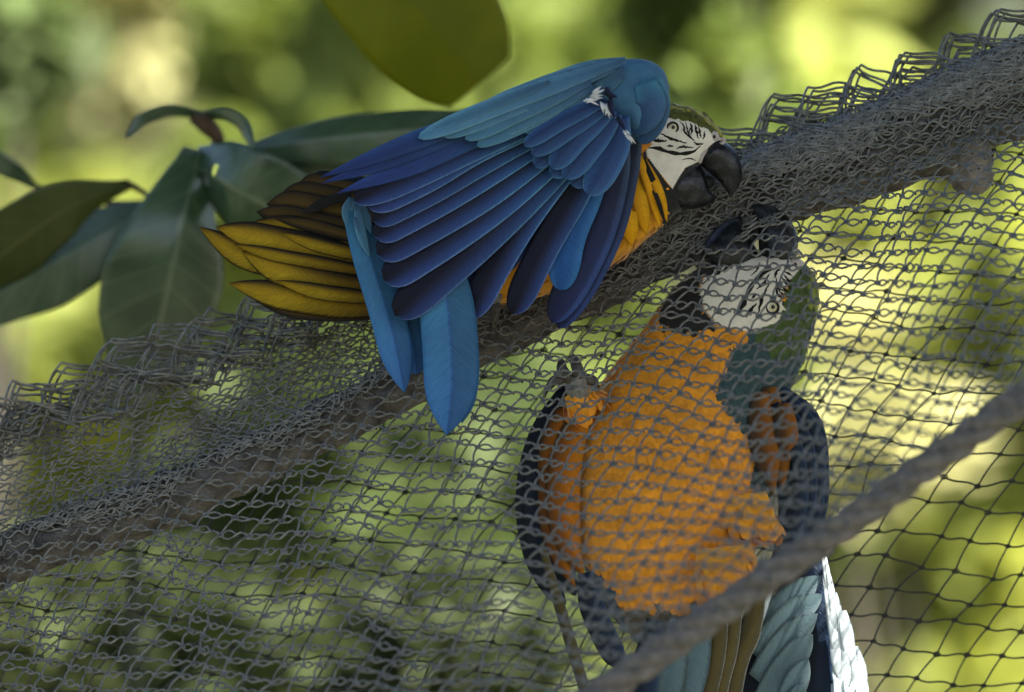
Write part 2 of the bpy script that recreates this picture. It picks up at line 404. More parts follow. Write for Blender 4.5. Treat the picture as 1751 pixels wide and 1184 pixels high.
def leaf_cards(C, sz, r, aspect=0.45, flat=0.0):
    """folded diamond leaves (6 verts, 4 tris) at centres C (n,3)"""
    n = len(C)
    d = unit(r.normal(size=(n, 3)) + np.array([0, 0, -0.3]))
    up = unit(r.normal(size=(n, 3)) + np.array([0, 0, flat]))
    s = unit(np.cross(d, up)); nn = np.cross(s, d)
    L = sz * r.uniform(0.6, 1.3, size=(n, 1)); W = L * aspect
    base = C - d * L / 2; tip = C + d * L / 2
    mid1 = C - d * L * 0.08; mid2 = C + d * L * 0.2
    a = mid1 + s * W / 2 + nn * W * 0.18; b = mid1 - s * W / 2 + nn * W * 0.18
    V = np.stack([base, a, tip, b], 1)
    k = np.arange(n)[:, None] * 4
    F = np.concatenate([k + np.array([0, 1, 2]), k + np.array([0, 2, 3])], 0)
    return V.reshape(-1, 3), F

def tree(name, label, base, clumps, mat, nleaf, leaf, seed, group, trunk_r=0.09, trunk_mat='trunk', aspect=0.5, sun_gaps=()):
    """clumps: list of (x,y,z,r)"""
    r = np.random.default_rng(seed)
    root = empty(name, base, label, 'tree', group)
    base = np.asarray(base, float)
    cl = np.array(clumps, float)
    top = cl[:, :3].mean(0)
    fork = base + (top - base) * np.array([0.6, 0.6, 0.38])
    n1 = base + (fork - base) * 0.5 + r.normal(size=3) * np.array([0.1, 0.1, 0])
    tube('trunk', [base - [0, 0, 0.2], n1, fork], [trunk_r * 1.25, trunk_r, trunk_r * 0.75], M[trunk_mat], root, 20, 10)
    for c in cl[:10]:
        mid = fork + (c[:3] - fork) * 0.5 + r.normal(size=3) * 0.12
        tube('limb', [fork - [0, 0, 0.05], mid, c[:3]], [trunk_r * 0.55, trunk_r * 0.25, trunk_r * 0.08], M[trunk_mat], root, 14, 7)
    w = cl[:, 3] ** 2; w = w / w.sum()
    pick = r.choice(len(cl), nleaf, p=w)
    d = unit(r.normal(size=(nleaf, 3)))
    rad = cl[pick, 3] * r.uniform(0.15, 1.0, nleaf) ** 0.45 * (1 + 0.18 * r.normal(size=nleaf))
    C = cl[pick, :3] + d * rad[:, None] * np.array([1, 1, 0.85])
    for g, gr in sun_gaps:                      # leaves carved away along a sun ray to aim a dapple
        sd = np.array(SUN_DIR); rel = C - g
        C = C[np.linalg.norm(rel - (rel @ sd)[:, None] * sd, axis=1) > gr + leaf * 0.62]
    V, F = leaf_cards(C, leaf, r, aspect)
    mesh_obj('crown', V, F, M[mat], root, smooth=False)
    return root

def pxc(px, py, Y, rpx):
    p = P(px, py, Y)
    return (p[0], p[1], p[2], rpx * Y / D / S)

GB = 'trees in the blurred background'
# sunlit trees far behind (right, middle, left)
def many(seed, n, x0, x1, y0, y1, Y, rpx, extra=()):
    r = np.random.default_rng(seed)
    out = [pxc(r.uniform(x0, x1), r.uniform(y0, y1), Y + r.uniform(-0.8, 0.8), rpx * r.uniform(0.7, 1.3)) for _ in range(n)]
    return out + list(extra)
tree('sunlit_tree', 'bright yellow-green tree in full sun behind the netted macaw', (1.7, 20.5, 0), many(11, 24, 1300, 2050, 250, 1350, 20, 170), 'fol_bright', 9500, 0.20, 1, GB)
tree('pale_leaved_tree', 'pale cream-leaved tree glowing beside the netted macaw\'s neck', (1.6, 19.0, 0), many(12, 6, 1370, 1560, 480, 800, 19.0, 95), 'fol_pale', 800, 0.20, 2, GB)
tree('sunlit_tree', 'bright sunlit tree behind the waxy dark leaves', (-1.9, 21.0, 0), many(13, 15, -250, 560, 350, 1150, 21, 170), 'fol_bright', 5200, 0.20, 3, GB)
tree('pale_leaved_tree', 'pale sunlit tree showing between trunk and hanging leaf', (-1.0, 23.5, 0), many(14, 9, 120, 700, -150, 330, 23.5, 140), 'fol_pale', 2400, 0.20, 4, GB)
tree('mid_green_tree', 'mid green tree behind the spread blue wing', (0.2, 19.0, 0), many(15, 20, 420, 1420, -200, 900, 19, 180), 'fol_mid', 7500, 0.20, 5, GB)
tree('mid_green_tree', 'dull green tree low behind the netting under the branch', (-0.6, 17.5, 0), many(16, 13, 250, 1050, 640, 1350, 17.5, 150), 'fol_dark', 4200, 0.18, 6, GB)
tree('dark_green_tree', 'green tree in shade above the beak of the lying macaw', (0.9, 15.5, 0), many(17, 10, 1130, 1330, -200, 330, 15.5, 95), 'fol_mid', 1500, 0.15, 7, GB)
tree('dark_green_tree', 'dark green tree, shade painted into its leaves, low behind the netting beside the branch end', (-1.0, 13.0, 0), many(18, 22, -200, 920, 1020, 1350, 13, 80, [pxc(60, 1030, 13, 95), pxc(180, 1060, 13, 95), pxc(700, 1080, 13, 95), pxc(860, 1090, 13, 90), pxc(40, 1120, 13, 110), pxc(200, 1150, 13, 110), pxc(520, 1130, 13, 80), pxc(780, 1150, 13, 100)]), 'fol_deep', 11000, 0.13, 8, GB)
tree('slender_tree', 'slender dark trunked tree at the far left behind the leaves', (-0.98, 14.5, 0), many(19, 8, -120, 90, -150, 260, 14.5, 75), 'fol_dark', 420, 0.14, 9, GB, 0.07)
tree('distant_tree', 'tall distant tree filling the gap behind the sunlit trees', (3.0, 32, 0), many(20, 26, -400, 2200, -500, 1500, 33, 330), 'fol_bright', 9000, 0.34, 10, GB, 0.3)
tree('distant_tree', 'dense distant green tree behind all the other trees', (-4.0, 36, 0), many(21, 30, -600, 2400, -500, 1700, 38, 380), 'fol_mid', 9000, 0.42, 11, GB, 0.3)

def wide(seed, n, x0, x1, Y):
    r = np.random.default_rng(seed)
    return [(r.uniform(x0, x1), Y + r.uniform(-1.5, 1.5), r.uniform(1.2, 7.5), r.uniform(0.8, 1.4)) for _ in range(n)]
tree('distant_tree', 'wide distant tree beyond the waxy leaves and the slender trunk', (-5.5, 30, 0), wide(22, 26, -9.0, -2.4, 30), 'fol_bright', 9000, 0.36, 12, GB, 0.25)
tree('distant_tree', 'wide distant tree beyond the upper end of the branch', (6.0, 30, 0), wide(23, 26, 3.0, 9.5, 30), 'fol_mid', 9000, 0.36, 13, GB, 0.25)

# ------------------------------------------------------------------ feather / leaf ribbons
def ribbon(name, ctrl, hw, mat, parent, prof='round', n=18, m=9, camber=0.06, tilt=-0.15, base=0.55, t0=0.62, nrm=(0, -1, 0), fold=0.0, thick=0.0004, wave=0.0, holes=None, ridge=0.03, power=2.0, shape=None, split=False):
    pts = np.array([P(*c) for c in ctrl])
    t = 1 - (1 - np.linspace(0, 1, n)) ** 1.35
    C = catmull(pts, n, t)
    T = unit(np.gradient(C, axis=0))
    N0 = np.array(nrm, float)
    Nn = unit(N0 - (T @ N0)[:, None] * T)
    B = np.cross(T, Nn)
    ct, st = math.cos(tilt), math.sin(tilt)
    B2 = B * ct + Nn * st; N2 = Nn * ct - B * st
    if shape is not None:
        w = np.interp(t, [s[0] for s in shape], [s[1] for s in shape])
        w = np.convolve(np.pad(w, 1, mode='edge'), [0.2, 0.6, 0.2], 'valid'); w[-1] = shape[-1][1]
    else:
        bs = base + (1 - base) * np.sin(np.clip(t / 0.45, 0, 1) * math.pi / 2)
        q = np.clip((t - t0) / (1 - t0), 0, 1)
        if prof == 'round': e = np.sqrt(np.clip(1 - q ** (power * 1.2), 0, 1))
        else: e = (1 - q ** power)
        w = bs * np.maximum(e, 0.015)
    W = w * hw / S * (ctrl[0][2] / D)
    rsp = np.random.default_rng(int(abs(ctrl[0][0] * 7 + ctrl[-1][1] * 13 + hw * 31)))
    WS = np.ones((n, 2))
    if split:
        WS += 0.02 * rsp.normal(size=(n, 2))
        for _ in range(rsp.integers(1, 3)):
            WS[rsp.integers(n // 3, n - 2), rsp.integers(0, 2)] -= rsp.uniform(0.06, 0.22)
    u = np.linspace(-1, 1, m)
    hgt = camber * (1 - u ** 2) - fold * np.abs(u)
    rd = np.where(np.abs(u) < 1e-6, ridge, 0.0)
    ue = np.where(u[None, :] < 0, u[None, :] * WS[:, :1], u[None, :] * WS[:, 1:])
    V = C[:, None] + B2[:, None] * (W[:, None] * ue)[..., None] + N2[:, None] * ((W[:, None] * (hgt + rd)[None, :])[..., None])
    if wave:
        V = V + N2[:, None] * (wave * W[:, None] * np.sin(t * 9 + 1.3)[:, None] * (u ** 2)[None, :])[..., None]
    Vb = V - N2[:, None] * thick
    uv = np.stack(np.broadcast_arrays((u[None] + 1) / 2, t[:, None]), -1).reshape(-1, 2)
    idx = np.arange(n * m).reshape(n, m)
    Q = np.stack([idx[:-1, :-1], idx[:-1, 1:], idx[1:, 1:], idx[1:, :-1]], -1).reshape(-1, 4)
    if holes is not None:
        cen = V.reshape(-1, 3)[Q].mean(1)
        keep = np.ones(len(Q), bool)
        for (hx, hy, hr) in holes:
            k = cen[:, 1] / D / S
            keep &= np.hypot(cen[:, 0] / k + CX - hx, CY - (cen[:, 2] - ZC) / k - hy) > hr
        Q = Q[keep]
    o = n * m
    rim = np.concatenate([idx[0, :], idx[1:, -1], idx[-1, -2::-1], idx[-2:0:-1, 0]])
    r2 = np.roll(rim, -1)
    RF = np.stack([rim, rim + o, r2 + o, r2], -1)
    F = np.concatenate([Q[:, ::-1], Q + o, RF[:, ::-1]])
    return mesh_obj(name, np.concatenate([V.reshape(-1, 3), Vb.reshape(-1, 3)]), F, M[mat], parent, uv=np.concatenate([uv, uv]))

# ------------------------------------------------------------------ branch, rope, posts
BX = np.array([-1000, -300, 0, 300, 600, 720, 850, 1000, 1150, 1300, 1500, 1751, 2050, 2800], float)
BYc = np.array([1370, 1075, 957, 850, 705, 640, 562, 488, 405, 328, 258, 150, 40, -250], float)
BR = np.array([48, 46, 45, 45, 42, 42, 46, 52, 58, 64, 72, 78, 80, 84], float)
BRANCH_Y = 8.0
def branch_y(x): return np.interp(x, BX, BYc)
def branch_r(x): return np.interp(x, BX, BR)
def rope_y(x): return 680 + (1751 - x) * 0.70
ROPE_Y = 7.28

def rough_tube(name, ctrl, rad_px, mat, parent, n, sides, amp, seed, wl=0.05):
    pts = np.array([P(*c) for c in ctrl]); C = catmull(pts, n)
    R = catmull(np.asarray(rad_px, float)[:, None], n)[:, 0] / S
    T = unit(np.gradient(C, axis=0)); Uu = unit(np.cross(T, [0, -1, 0.1])); Ww = np.cross(T, Uu)
    a = np.arange(sides) / sides * 2 * np.pi
    L = np.concatenate([[0], np.cumsum(np.linalg.norm(np.diff(C, axis=0), axis=1))])
    A, Lm = np.meshgrid(a, L)
    h = 1 + amp * swarp(np.cos(A) * 0.04 + Lm * 0.5, np.sin(A) * 0.04, seed, 1, wl) + amp * 0.5 * swarp(np.cos(A) * 0.05, np.sin(A) * 0.05 + Lm, seed + 1, 1, wl * 0.4)
    V = C[:, None] + (R[:, None] * h)[..., None] * (np.cos(a)[None, :, None] * Uu[:, None] + np.sin(a)[None, :, None] * Ww[:, None])
    idx = np.arange(n * sides).reshape(n, sides); i2 = np.roll(idx, -1, 1)
    F = [np.stack([idx[:-1], idx[1:], i2[1:], i2[:-1]], -1).reshape(-1, 4), idx[0][None], idx[-1][None, ::-1]]
    return mesh_obj(name, V, F, M[mat], parent)

br_root = empty('branch', (0, 8, 4), 'thick grey-brown branch running slantwise under the net fold', 'branch')
rough_tube('limb', [(x, y, BRANCH_Y) for x, y in zip(BX, BYc)], BR, 'bark', br_root, 500, 40, 0.08, 31)
rough_tube('stub', [(1600, 185, 7.998), (1628, 225, 7.99), (1650, 266, 7.985), (1664, 300, 7.983), (1672, 322, 7.983), (1675, 333, 7.983)], [30, 42, 40, 36, 27, 6], 'stub', br_root, 40, 24, 0.16, 33, 0.03)

def rope():
    root = empty('rope', (0, 7.28, 4), 'thick twisted grey rope stretched slantwise across the clinging macaw\'s tail', 'rope')
    ctrl = np.array([P(2800, rope_y(2800), ROPE_Y), P(1751, rope_y(1751), ROPE_Y), P(1400, rope_y(1400) + 3, ROPE_Y), P(1000, rope_y(1000), ROPE_Y), P(-900, rope_y(-900), ROPE_Y)])
    n = 900
    L = np.linalg.norm(ctrl[-1] - ctrl[0]); C = catmull(ctrl, n)
    ax = unit(ctrl[-1] - ctrl[0]); Uu = unit(np.cross(ax, [0, 1, 0])); Ww = np.cross(ax, Uu)
    dist = np.linalg.norm(C - C[0], axis=1)
    for k in range(3):
        ph = dist / 0.085 * 2 * np.pi + k * 2 * np.pi / 3
        PL = C + 0.0064 * (np.cos(ph)[:, None] * Uu + np.sin(ph)[:, None] * Ww)
        rr = 0.0074 * (1 + 0.05 * np.sin(dist * 160 + k) + 0.04 * np.sin(dist * 391 + 2 * k))
        V, F = tube_batch(PL[None], rr[None], 14)
        mesh_obj('strand', V, [F], M['rope'], root)
rope()

for sx, sy, sr, lb in ((-1.0, 8.0, 0.07, 'grey metal aviary post beside the lower end of the branch'), (1.0, 8.0, 0.07, 'grey metal aviary post beside the upper end of the branch'),
                       (-0.85, 7.28, 0.05, 'slim metal post holding the lower end of the rope'), (0.93, 7.28, 0.05, 'slim metal post holding the upper end of the rope')):
    r_ = empty('aviary_post', (sx, sy, 0), lb, 'post')
    tube('post', [(sx, sy, -0.3), (sx, sy, 2.5), (sx, sy, 5.0)], [sr, sr, sr], M['post'], r_, 8, 24)
    tube('cap', [(sx, sy, 5.0), (sx, sy, 5.03), (sx, sy, 5.05)], [sr + 0.01, sr + 0.01, sr * 0.7], M['post'], r_, 6, 24)

# ------------------------------------------------------------------ netting
def ruled_y(x, y):
    yb = branch_y(x) + 0.45 * branch_r(x)
    yr = rope_y(x)
    t = np.clip((y - yb) / np.maximum(yr - yb, 60), 0, 1.1)
    return 7.968 - 0.702 * t
def sheet_Y(x, y):
    yb, R = branch_y(x), branch_r(x)
    d = (y - yb) * 0.9
    on = 8.0 - np.sqrt(np.clip((R * 1.06) ** 2 - d ** 2, 0, None)) / S
    ru = np.where(y > yb, ruled_y(x, y), 9.0)
    up = 8.0 + 0.00025 * np.maximum(yb - R - y, 0)
    Yv = np.where(np.abs(d) < R * 1.06, np.minimum(on, ru), np.where(y > yb, ru, up))
    return Yv

def net_cells(g, s, origin, ni, nj, seed, warp, wl):
    i, j = np.meshgrid(np.arange(ni), np.arange(nj), indexing='ij')
    x = origin[0] + i * g[0] + j * s[0]; y = origin[1] + i * g[1] + j * s[1]
    r = np.random.default_rng(seed)
    jx = r.normal(size=x.shape) * g[0] * 0.085; jy = r.normal(size=x.shape) * abs(s[1]) * 0.10
    return x + swarp(x, y, seed, warp, wl) + jx, y + swarp(x, y, seed + 50, warp * 0.7, wl) + jy

def strand_lines(xa, ya, xb, yb, n, amp, phase, depth, Yf, seed, damp=0.0):
    """wavy strand from a to b in photo coordinates laid on the sheet Yf"""
    r = np.random.default_rng(seed)
    t = np.linspace(0, 1, n)[None]
    x = xa[:, None] + (xb - xa)[:, None] * t; y = ya[:, None] + (yb - ya)[:, None] * t
    dx, dy = xb - xa, yb - ya; L = np.hypot(dx, dy) + 1e-6
    nx, ny = (-dy / L)[:, None], (dx / L)[:, None]
    am = (amp * (1 + 0.3 * r.normal(size=len(xa))))[:, None]
    if phase == 'sine': o = am * np.sin(2 * np.pi * t)
    elif phase == 'sag': o = am * np.sin(np.pi * t)
    else: o = am * np.sin(np.pi * t) * np.cos(np.pi * t * 1.2)
    x = x + nx * o; y = y + ny * o
    Y = Yf(x, y) + depth
    if damp: Y = Y + damp * np.sin(2 * np.pi * t + 0.7)
    return PV(x, y, Y)

def net_layer(g, s, origin, ni, nj, seed, keep, Yf, r_m, row_amp, col_amp, warp=6, wl=260, double=True, depth=0.0, knot=True, n=8):
    X, Yy = net_cells(g, s, origin, ni, nj, seed, warp, wl)
    Vs, Fs, off = [], [], 0
    def add(PL, R, sides=5):
        nonlocal off
        if len(PL) == 0: return
        v, f = tube_batch(PL, R, sides)
        Vs.append(v); Fs.append(f + off); off += len(v)
    K = keep(X, Yy)
    Kc = np.zeros((K.shape[0] + 1, K.shape[1] + 1), bool)      # whole meshes only, so no loose ends stick out
    Kc[1:-1, 1:-1] = K[:-1, :-1] & K[1:, :-1] & K[:-1, 1:] & K[1:, 1:]
    # rows
    k = Kc[1:-1, :-1] | Kc[1:-1, 1:]
    a = (X[:-1][k], Yy[:-1][k], X[1:][k], Yy[1:][k])
    rr = np.random.default_rng(seed + 5)
    add(strand_lines(*a, n, row_amp, 'sine', depth, Yf, seed, 0.0012), r_m)
    if double:
        # second twine of the twisted row: rejoins at each knot, making a lens-shaped loop
        f = 0.62
        b = (a[0], a[1], a[0] + (a[2] - a[0]) * f, a[1] + (a[3] - a[1]) * f)
        add(strand_lines(*b, n, -row_amp * 1.15, 'sag', depth + 0.0015, Yf, seed + 1), r_m * 0.9)
    # columns
    k = Kc[:-1, 1:-1] | Kc[1:, 1:-1]
    c = (X[:, :-1][k], Yy[:, :-1][k], X[:, 1:][k], Yy[:, 1:][k])
    add(strand_lines(*c, n, col_amp, 'sag', depth + 0.0008, Yf, seed + 2, 0.001), r_m * 0.92)
    if knot:
        Kn = Kc[:-1, :-1] | Kc[1:, :-1] | Kc[:-1, 1:] | Kc[1:, 1:]
        kx, ky = X[Kn], Yy[Kn]
        a = np.linspace(0, 2 * np.pi, 8)[None]
        sq = rr.uniform(0.7, 1.2, len(kx))[:, None]
        ex = kx[:, None] + np.cos(a) * 5.2 * sq; ey = ky[:, None] + np.sin(a) * 3.4 * sq
        add(PV(ex, ey, Yf(ex, ey) + depth - 0.0012), r_m * 0.85)
    return np.concatenate(Vs), np.concatenate(Fs)

def join(parts):
    V, F, off = [], [], 0
    for v, f in parts:
        V.append(v); F.append(f + off); off += len(v)
    return np.concatenate(V), np.concatenate(F)

net = empty('netting', (0, 7.9, 4), 'grey twine bird netting draped over the branch and laced to the rope', 'netting')
def edge_line(x): return 668 - 0.372 * x

# front panel from branch to rope
kf = lambda x, y: (y > branch_y(x) - np.where(x < 1000, 0.95, -0.1) * branch_r(x)) & (y < rope_y(x) + 14) & (x > -380) & (x < 2150) & (y < 1420)
V, F = net_layer((36.5, 4.2), (-16, 24.5), (-420, -80), 130, 80, 101, kf, sheet_Y, 0.00106, 5.0, 3.0, 9, 300)
o = mesh_obj('front_panel', V, F, M['net'], net); o['kind'] = 'stuff'
# gathered net lying over the branch
kb = lambda x, y: (x > 960 + 40 * np.sin(y * 0.05)) & (y > branch_y(x) - 1.25 * branch_r(x)) & (y < branch_y(x) + 1.0 * branch_r(x)) & (x > -380) & (x < 2150)
ob = lambda x, y: np.minimum(sheet_Y(x, y), 8.0 - np.sqrt(np.clip((branch_r(x) * 1.06) ** 2 - ((y - branch_y(x)) * .9) ** 2, 0, None)) / S) - 0.003
parts = [net_layer((43, -3), (-17, 21), (-420, -700), 120, 130, 111, kb, ob, 0.00115, 5.6, 3.0, 5, 200, knot=False),
         net_layer((40, -14), (-11, 25), (-420 + 17, -200), 110, 110, 121, kb, lambda x, y: ob(x, y) + 0.002, 0.00105, 5, 2.5, 9, 160, knot=False)]
V, F = join(parts)
o = mesh_obj('gathered_layer', V, F, M['net'], net); o['kind'] = 'stuff'
# crumpled fold between branch and cut edge
def fold_Y(seed, base=0.0):
    def f(x, y):
        off = np.clip((branch_y(x) - branch_r(x) - y) / 40.0, 0, 1)      # lies close on the branch, stands free above it
        return sheet_Y(x, y) - 0.003 * (1 - off) + off * (base + 0.012 * swarp(x, y, seed, 1.0, 90) + 0.02)
    return f
parts = []
for q in range(3):
    ke = lambda x, y, q=q: ((q < 1) | ((q < 2) & (np.sin(x * 0.013 + y * 0.02) > -0.3)) | ((q < 3) & (x > 1120))) & (y > edge_line(x) + 46 + 8 * q) & (y < branch_y(x) - (0.15 + 0.35 * np.sin(x * 0.021)) * branch_r(x)) & (x > -380) & (x < 2150)
    parts.append(net_layer((32 + 2 * q, -4 - 2 * q), (-7 - 3 * q, 14.5 + 1.5 * q), (-430 + 13 * q, -420 + 7 * q), 170, 110, 131 + q, ke, fold_Y(140 + q, 0.012 * q), 0.00100, 4.4, 2.6, 9, 120, depth=0, knot=False, n=7))
V, F = join(parts)
o = mesh_obj('crumpled_fold', V, F, M['net'], net); o['kind'] = 'stuff'
# stepped cut edge: several offset layers of open meshes
parts = []
for q, (dx, dy, sd) in enumerate([(0, 0, 0), (7, -6, 0), (15, 5, 0), (36, -8, 1), (44, -1, 1), (30, 8, 1), (18, 16, 2), (58, 22, 2), (66, 12, 3)]):
    rs = np.random.default_rng(160 + sd)
    g, s_ = (66.0 + rs.uniform(-6, 6), 8 + rs.uniform(-4, 3)), (-17 - rs.uniform(-4, 5), 43 + rs.uniform(-4, 4))
    def ke(x, y, q=q, dx=dx, dy=dy, sd=sd):
        return (y > edge_line(x) - 16 + dy + 7 * sd) & (y < edge_line(x) + 120 + 8 * sd) & (x > -380) & (x < 2150)
    parts.append(net_layer(g, s_, (-470 + dx, -700 + dy), 110, 90, 170 + sd, ke, fold_Y(180 + sd, 0.008 * sd - 0.012 + 0.002 * (q % 3)), 0.00124, 2.2, 2.5, 7, 190, double=False, depth=0.0, knot=False, n=7))
V, F = join(parts)
o = mesh_obj('cut_edge', V, F, M['net'], net); o['kind'] = 'stuff'

# rear panel of netting, seen as dark open meshes
net2 = empty('netting', (0, 8.13, 4), 'dark open-meshed netting panel hanging behind the clinging macaw', 'netting')
kr = lambda x, y: (y > branch_y(x) + 0.2 * branch_r(x)) & (x > -380) & (x < 2200) & (y < 1450)
rearY = lambda x, y: 8.125 + 0.01 * swarp(x, y, 77, 1, 500)
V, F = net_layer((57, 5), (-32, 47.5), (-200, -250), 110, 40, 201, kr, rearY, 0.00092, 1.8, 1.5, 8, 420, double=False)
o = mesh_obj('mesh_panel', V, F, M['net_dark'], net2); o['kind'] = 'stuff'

# ------------------------------------------------------------------ macaws
def lerp_col(a, b, t): return a + (b - a) * t[..., None]

def plumage(name, V, px, colf, parent, seed, skip, n_f, size_px, back, Ysign=1, lift=0.35):
    """small contour feathers over a lofted body; back(px,py)->unit photo direction the tips point to"""
    r = np.random.default_rng(seed)
    n, m, _ = V.shape
    du = np.roll(V, -1, 1) - np.roll(V, 1, 1); dv = np.gradient(V, axis=0)
    nr = unit(np.cross(du, dv))
    cen = V.mean(1, keepdims=True)
    sg = np.sign(((V - cen) * nr).sum(-1, keepdims=True)); nr = nr * np.where(sg == 0, 1, sg)
    area = np.linalg.norm(np.cross(du, dv), axis=-1).ravel()
    sel = r.choice(n * m, n_f, p=area / area.sum())
    Pp = V.reshape(-1, 3)[sel]; Nn = nr.reshape(-1, 3)[sel]; q = px.reshape(-1, 2)[sel]
    ok = ~skip(q[:, 0], q[:, 1])
    Pp, Nn, q = Pp[ok], Nn[ok], q[ok]
    bd = back(q[:, 0], q[:, 1])
    T = np.stack([bd[:, 0], r.normal(size=len(q)) * 0.15, -bd[:, 1]], -1)
    T = unit(T - (T * Nn).sum(-1, keepdims=True) * Nn + r.normal(size=T.shape) * 0.12)
    B = unit(np.cross(T, Nn))
    L = (size_px / S * r.uniform(0.7, 1.3, len(q)))[:, None]; W = L * 0.36
    base = Pp - Nn * 0.0006
    p0 = base; p1 = base + T * L * 0.45 + Nn * L * 0.05; p2 = base + T * L * 0.85 + Nn * L * (0.10 * lift); p3 = base + T * L + Nn * L * 0.05 * lift
    vs = [p0 - B * W * .4, p0 + B * W * .4, p1 - B * W, p1 + Nn * L * .05, p1 + B * W, p2 - B * W * .75, p2 + Nn * L * .04, p2 + B * W * .75, p3]
    VV = np.stack(vs, 1)
    c0 = colf(q[:, 0], q[:, 1], Nn)
    c = np.repeat((c0 * r.uniform(0.85, 1.12, (len(q), 1)))[:, None], 9, 1)
    c[:, :2] *= 0.85; c[:, 8] *= 1.06
    k = (np.arange(len(q)) * 9)[:, None]
    tri = np.concatenate([k + np.array(t) for t in ((0, 3, 2), (0, 1, 3), (1, 4, 3), (5, 6, 8), (6, 7, 8))])
    quad = np.concatenate([k + np.array(t) for t in ((2, 3, 6, 5), (3, 4, 7, 6))])
    o = mesh_obj(name, VV.reshape(-1, 3), [tri, quad], M['body'], parent, col=c.reshape(-1, 3))
    o['kind'] = 'stuff'
    return o

GREEN = np.array([0.13, 0.16, 0.016]); WHITE = np.array([0.68, 0.64, 0.53]); BLACK = np.array([0.010, 0.010, 0.009])
ORANGE = np.array([0.72, 0.32, 0.010]); BLUE = np.array([0.03, 0.10, 0.30]); TEALG = np.array([0.022, 0.055, 0.062])

def soft_assign(col, mask, c):
    col[mask] = c
    return col

# ---- the macaw lying along the branch
b1 = empty('macaw', (0, 7.93, 4), 'blue-and-orange macaw lying along the netted branch with its wing fanned open', 'macaw')
HY = 7.93
secs1 = [(655, 440, 660, 480, 12, 7.945), (720, 405, 730, 518, 50, 7.945), (820, 340, 838, 522, 78, 7.94), (930, 262, 955, 497, 84, 7.938), (1020, 208, 1058, 446, 78, 7.935),
         (1072, 186, 1112, 402, 64, 7.932), (1108, 180, 1150, 370, 52, 7.93), (1150, 181, 1166, 356, 46, HY), (1185, 188, 1172, 332, 40, HY), (1214, 205, 1184, 300, 31, HY), (1233, 225, 1200, 278, 20, HY), (1239, 243, 1222, 262, 7, HY)]
FACE1 = [(1128, 206), (1150, 201), (1180, 208), (1206, 219), (1226, 231), (1245, 246), (1203, 264), (1197, 275), (1188, 280), (1172, 287), (1162, 302), (1150, 323), (1138, 308), (1122, 288), (1109, 270), (1106, 257), (1114, 242), (1124, 232), (1124, 215)]
BLK1 = [(1096, 262), (1104, 256), (1109, 270), (1122, 288), (1138, 308), (1150, 323), (1165, 300), (1200, 285), (1240, 340), (1200, 380), (1148, 374), (1138, 345), (1118, 300)]
def col1(x, y, nrm):
    c = np.empty(np.shape(x) + (3,)); c[:] = ORANGE
    axis = np.interp(x, [650, 720, 830, 940, 1040, 1090, 1130], [455, 450, 420, 360, 290, 240, 215])
    w = swarp(x, y, 5, 6, 40)
    c[y + w < axis - 12] = BLUE
    c[(x > 1118) & (y < 262)] = GREEN * 0.5
    top1 = np.interp(x, [1118, 1150, 1185, 1214, 1233], [181, 182, 189, 206, 226])
    c[(x > 1118) & (y < top1 + 5 + w * 0.5)] = np.array([0.26, 0.24, 0.02])
    c[(x > 1088) & (x < 1120) & (y > 225) & (y < 262)] = ORANGE * np.array([0.85, 0.7, 1])
    c[inpoly(x + w * 0.5, y + w * 0.4, BLK1) | ((x > 1148) & (y > 264))] = BLACK
    c[inpoly(x, y, FACE1)] = WHITE
    return c
ts = np.concatenate([np.linspace(0, 0.5, 60, endpoint=False), np.linspace(0.5, 1, 300)])
V1, px1, sn1 = loft(secs1, len(ts), 260, ts)
c1 = col1(px1[..., 0], px1[..., 1], None)
mesh_obj('body', V1.reshape(-1, 3), ring_faces(len(ts), 260), M['body'], b1, col=c1.reshape(-1, 3))
skip1 = lambda x, y: inpoly(x, y, FACE1) | (x > 1228) | ((x > 1150) & (y > 282))
def back1(x, y):
    d = np.stack([np.where(x > 1090, -0.55, -0.88), np.where(x > 1090, 0.83, 0.45)], -1)
    top = (x > 1118) & (y < 230)
    d[top] = (-0.97, -0.22)
    return unit(d)
plumage('plumage', V1, px1, col1, b1, 21, skip1, 9000, 17, back1)

def depth_on(Vg, pxg, side=1):
    """front-surface depth lookup by nearest ring vertex"""
    f = Vg.reshape(-1, 3); q = pxg.reshape(-1, 2)
    cen = np.repeat(Vg.mean(1, keepdims=True), Vg.shape[1], 1).reshape(-1, 3)
    ok = (f[:, 1] <= cen[:, 1]) if side > 0 else (f[:, 1] >= cen[:, 1])
    f, q = f[ok], q[ok]
    def look(x, y):
        out = np.empty(len(x))
        for i, (a, b) in enumerate(zip(x, y)):
            dd = (q[:, 0] - a) ** 2 + (q[:, 1] - b) ** 2
            k = np.argpartition(dd, 4)[:4]; w = 1 / (dd[k] + 0.3)
            out[i] = (f[k, 1] * w).sum() / w.sum()
        return out
    return look

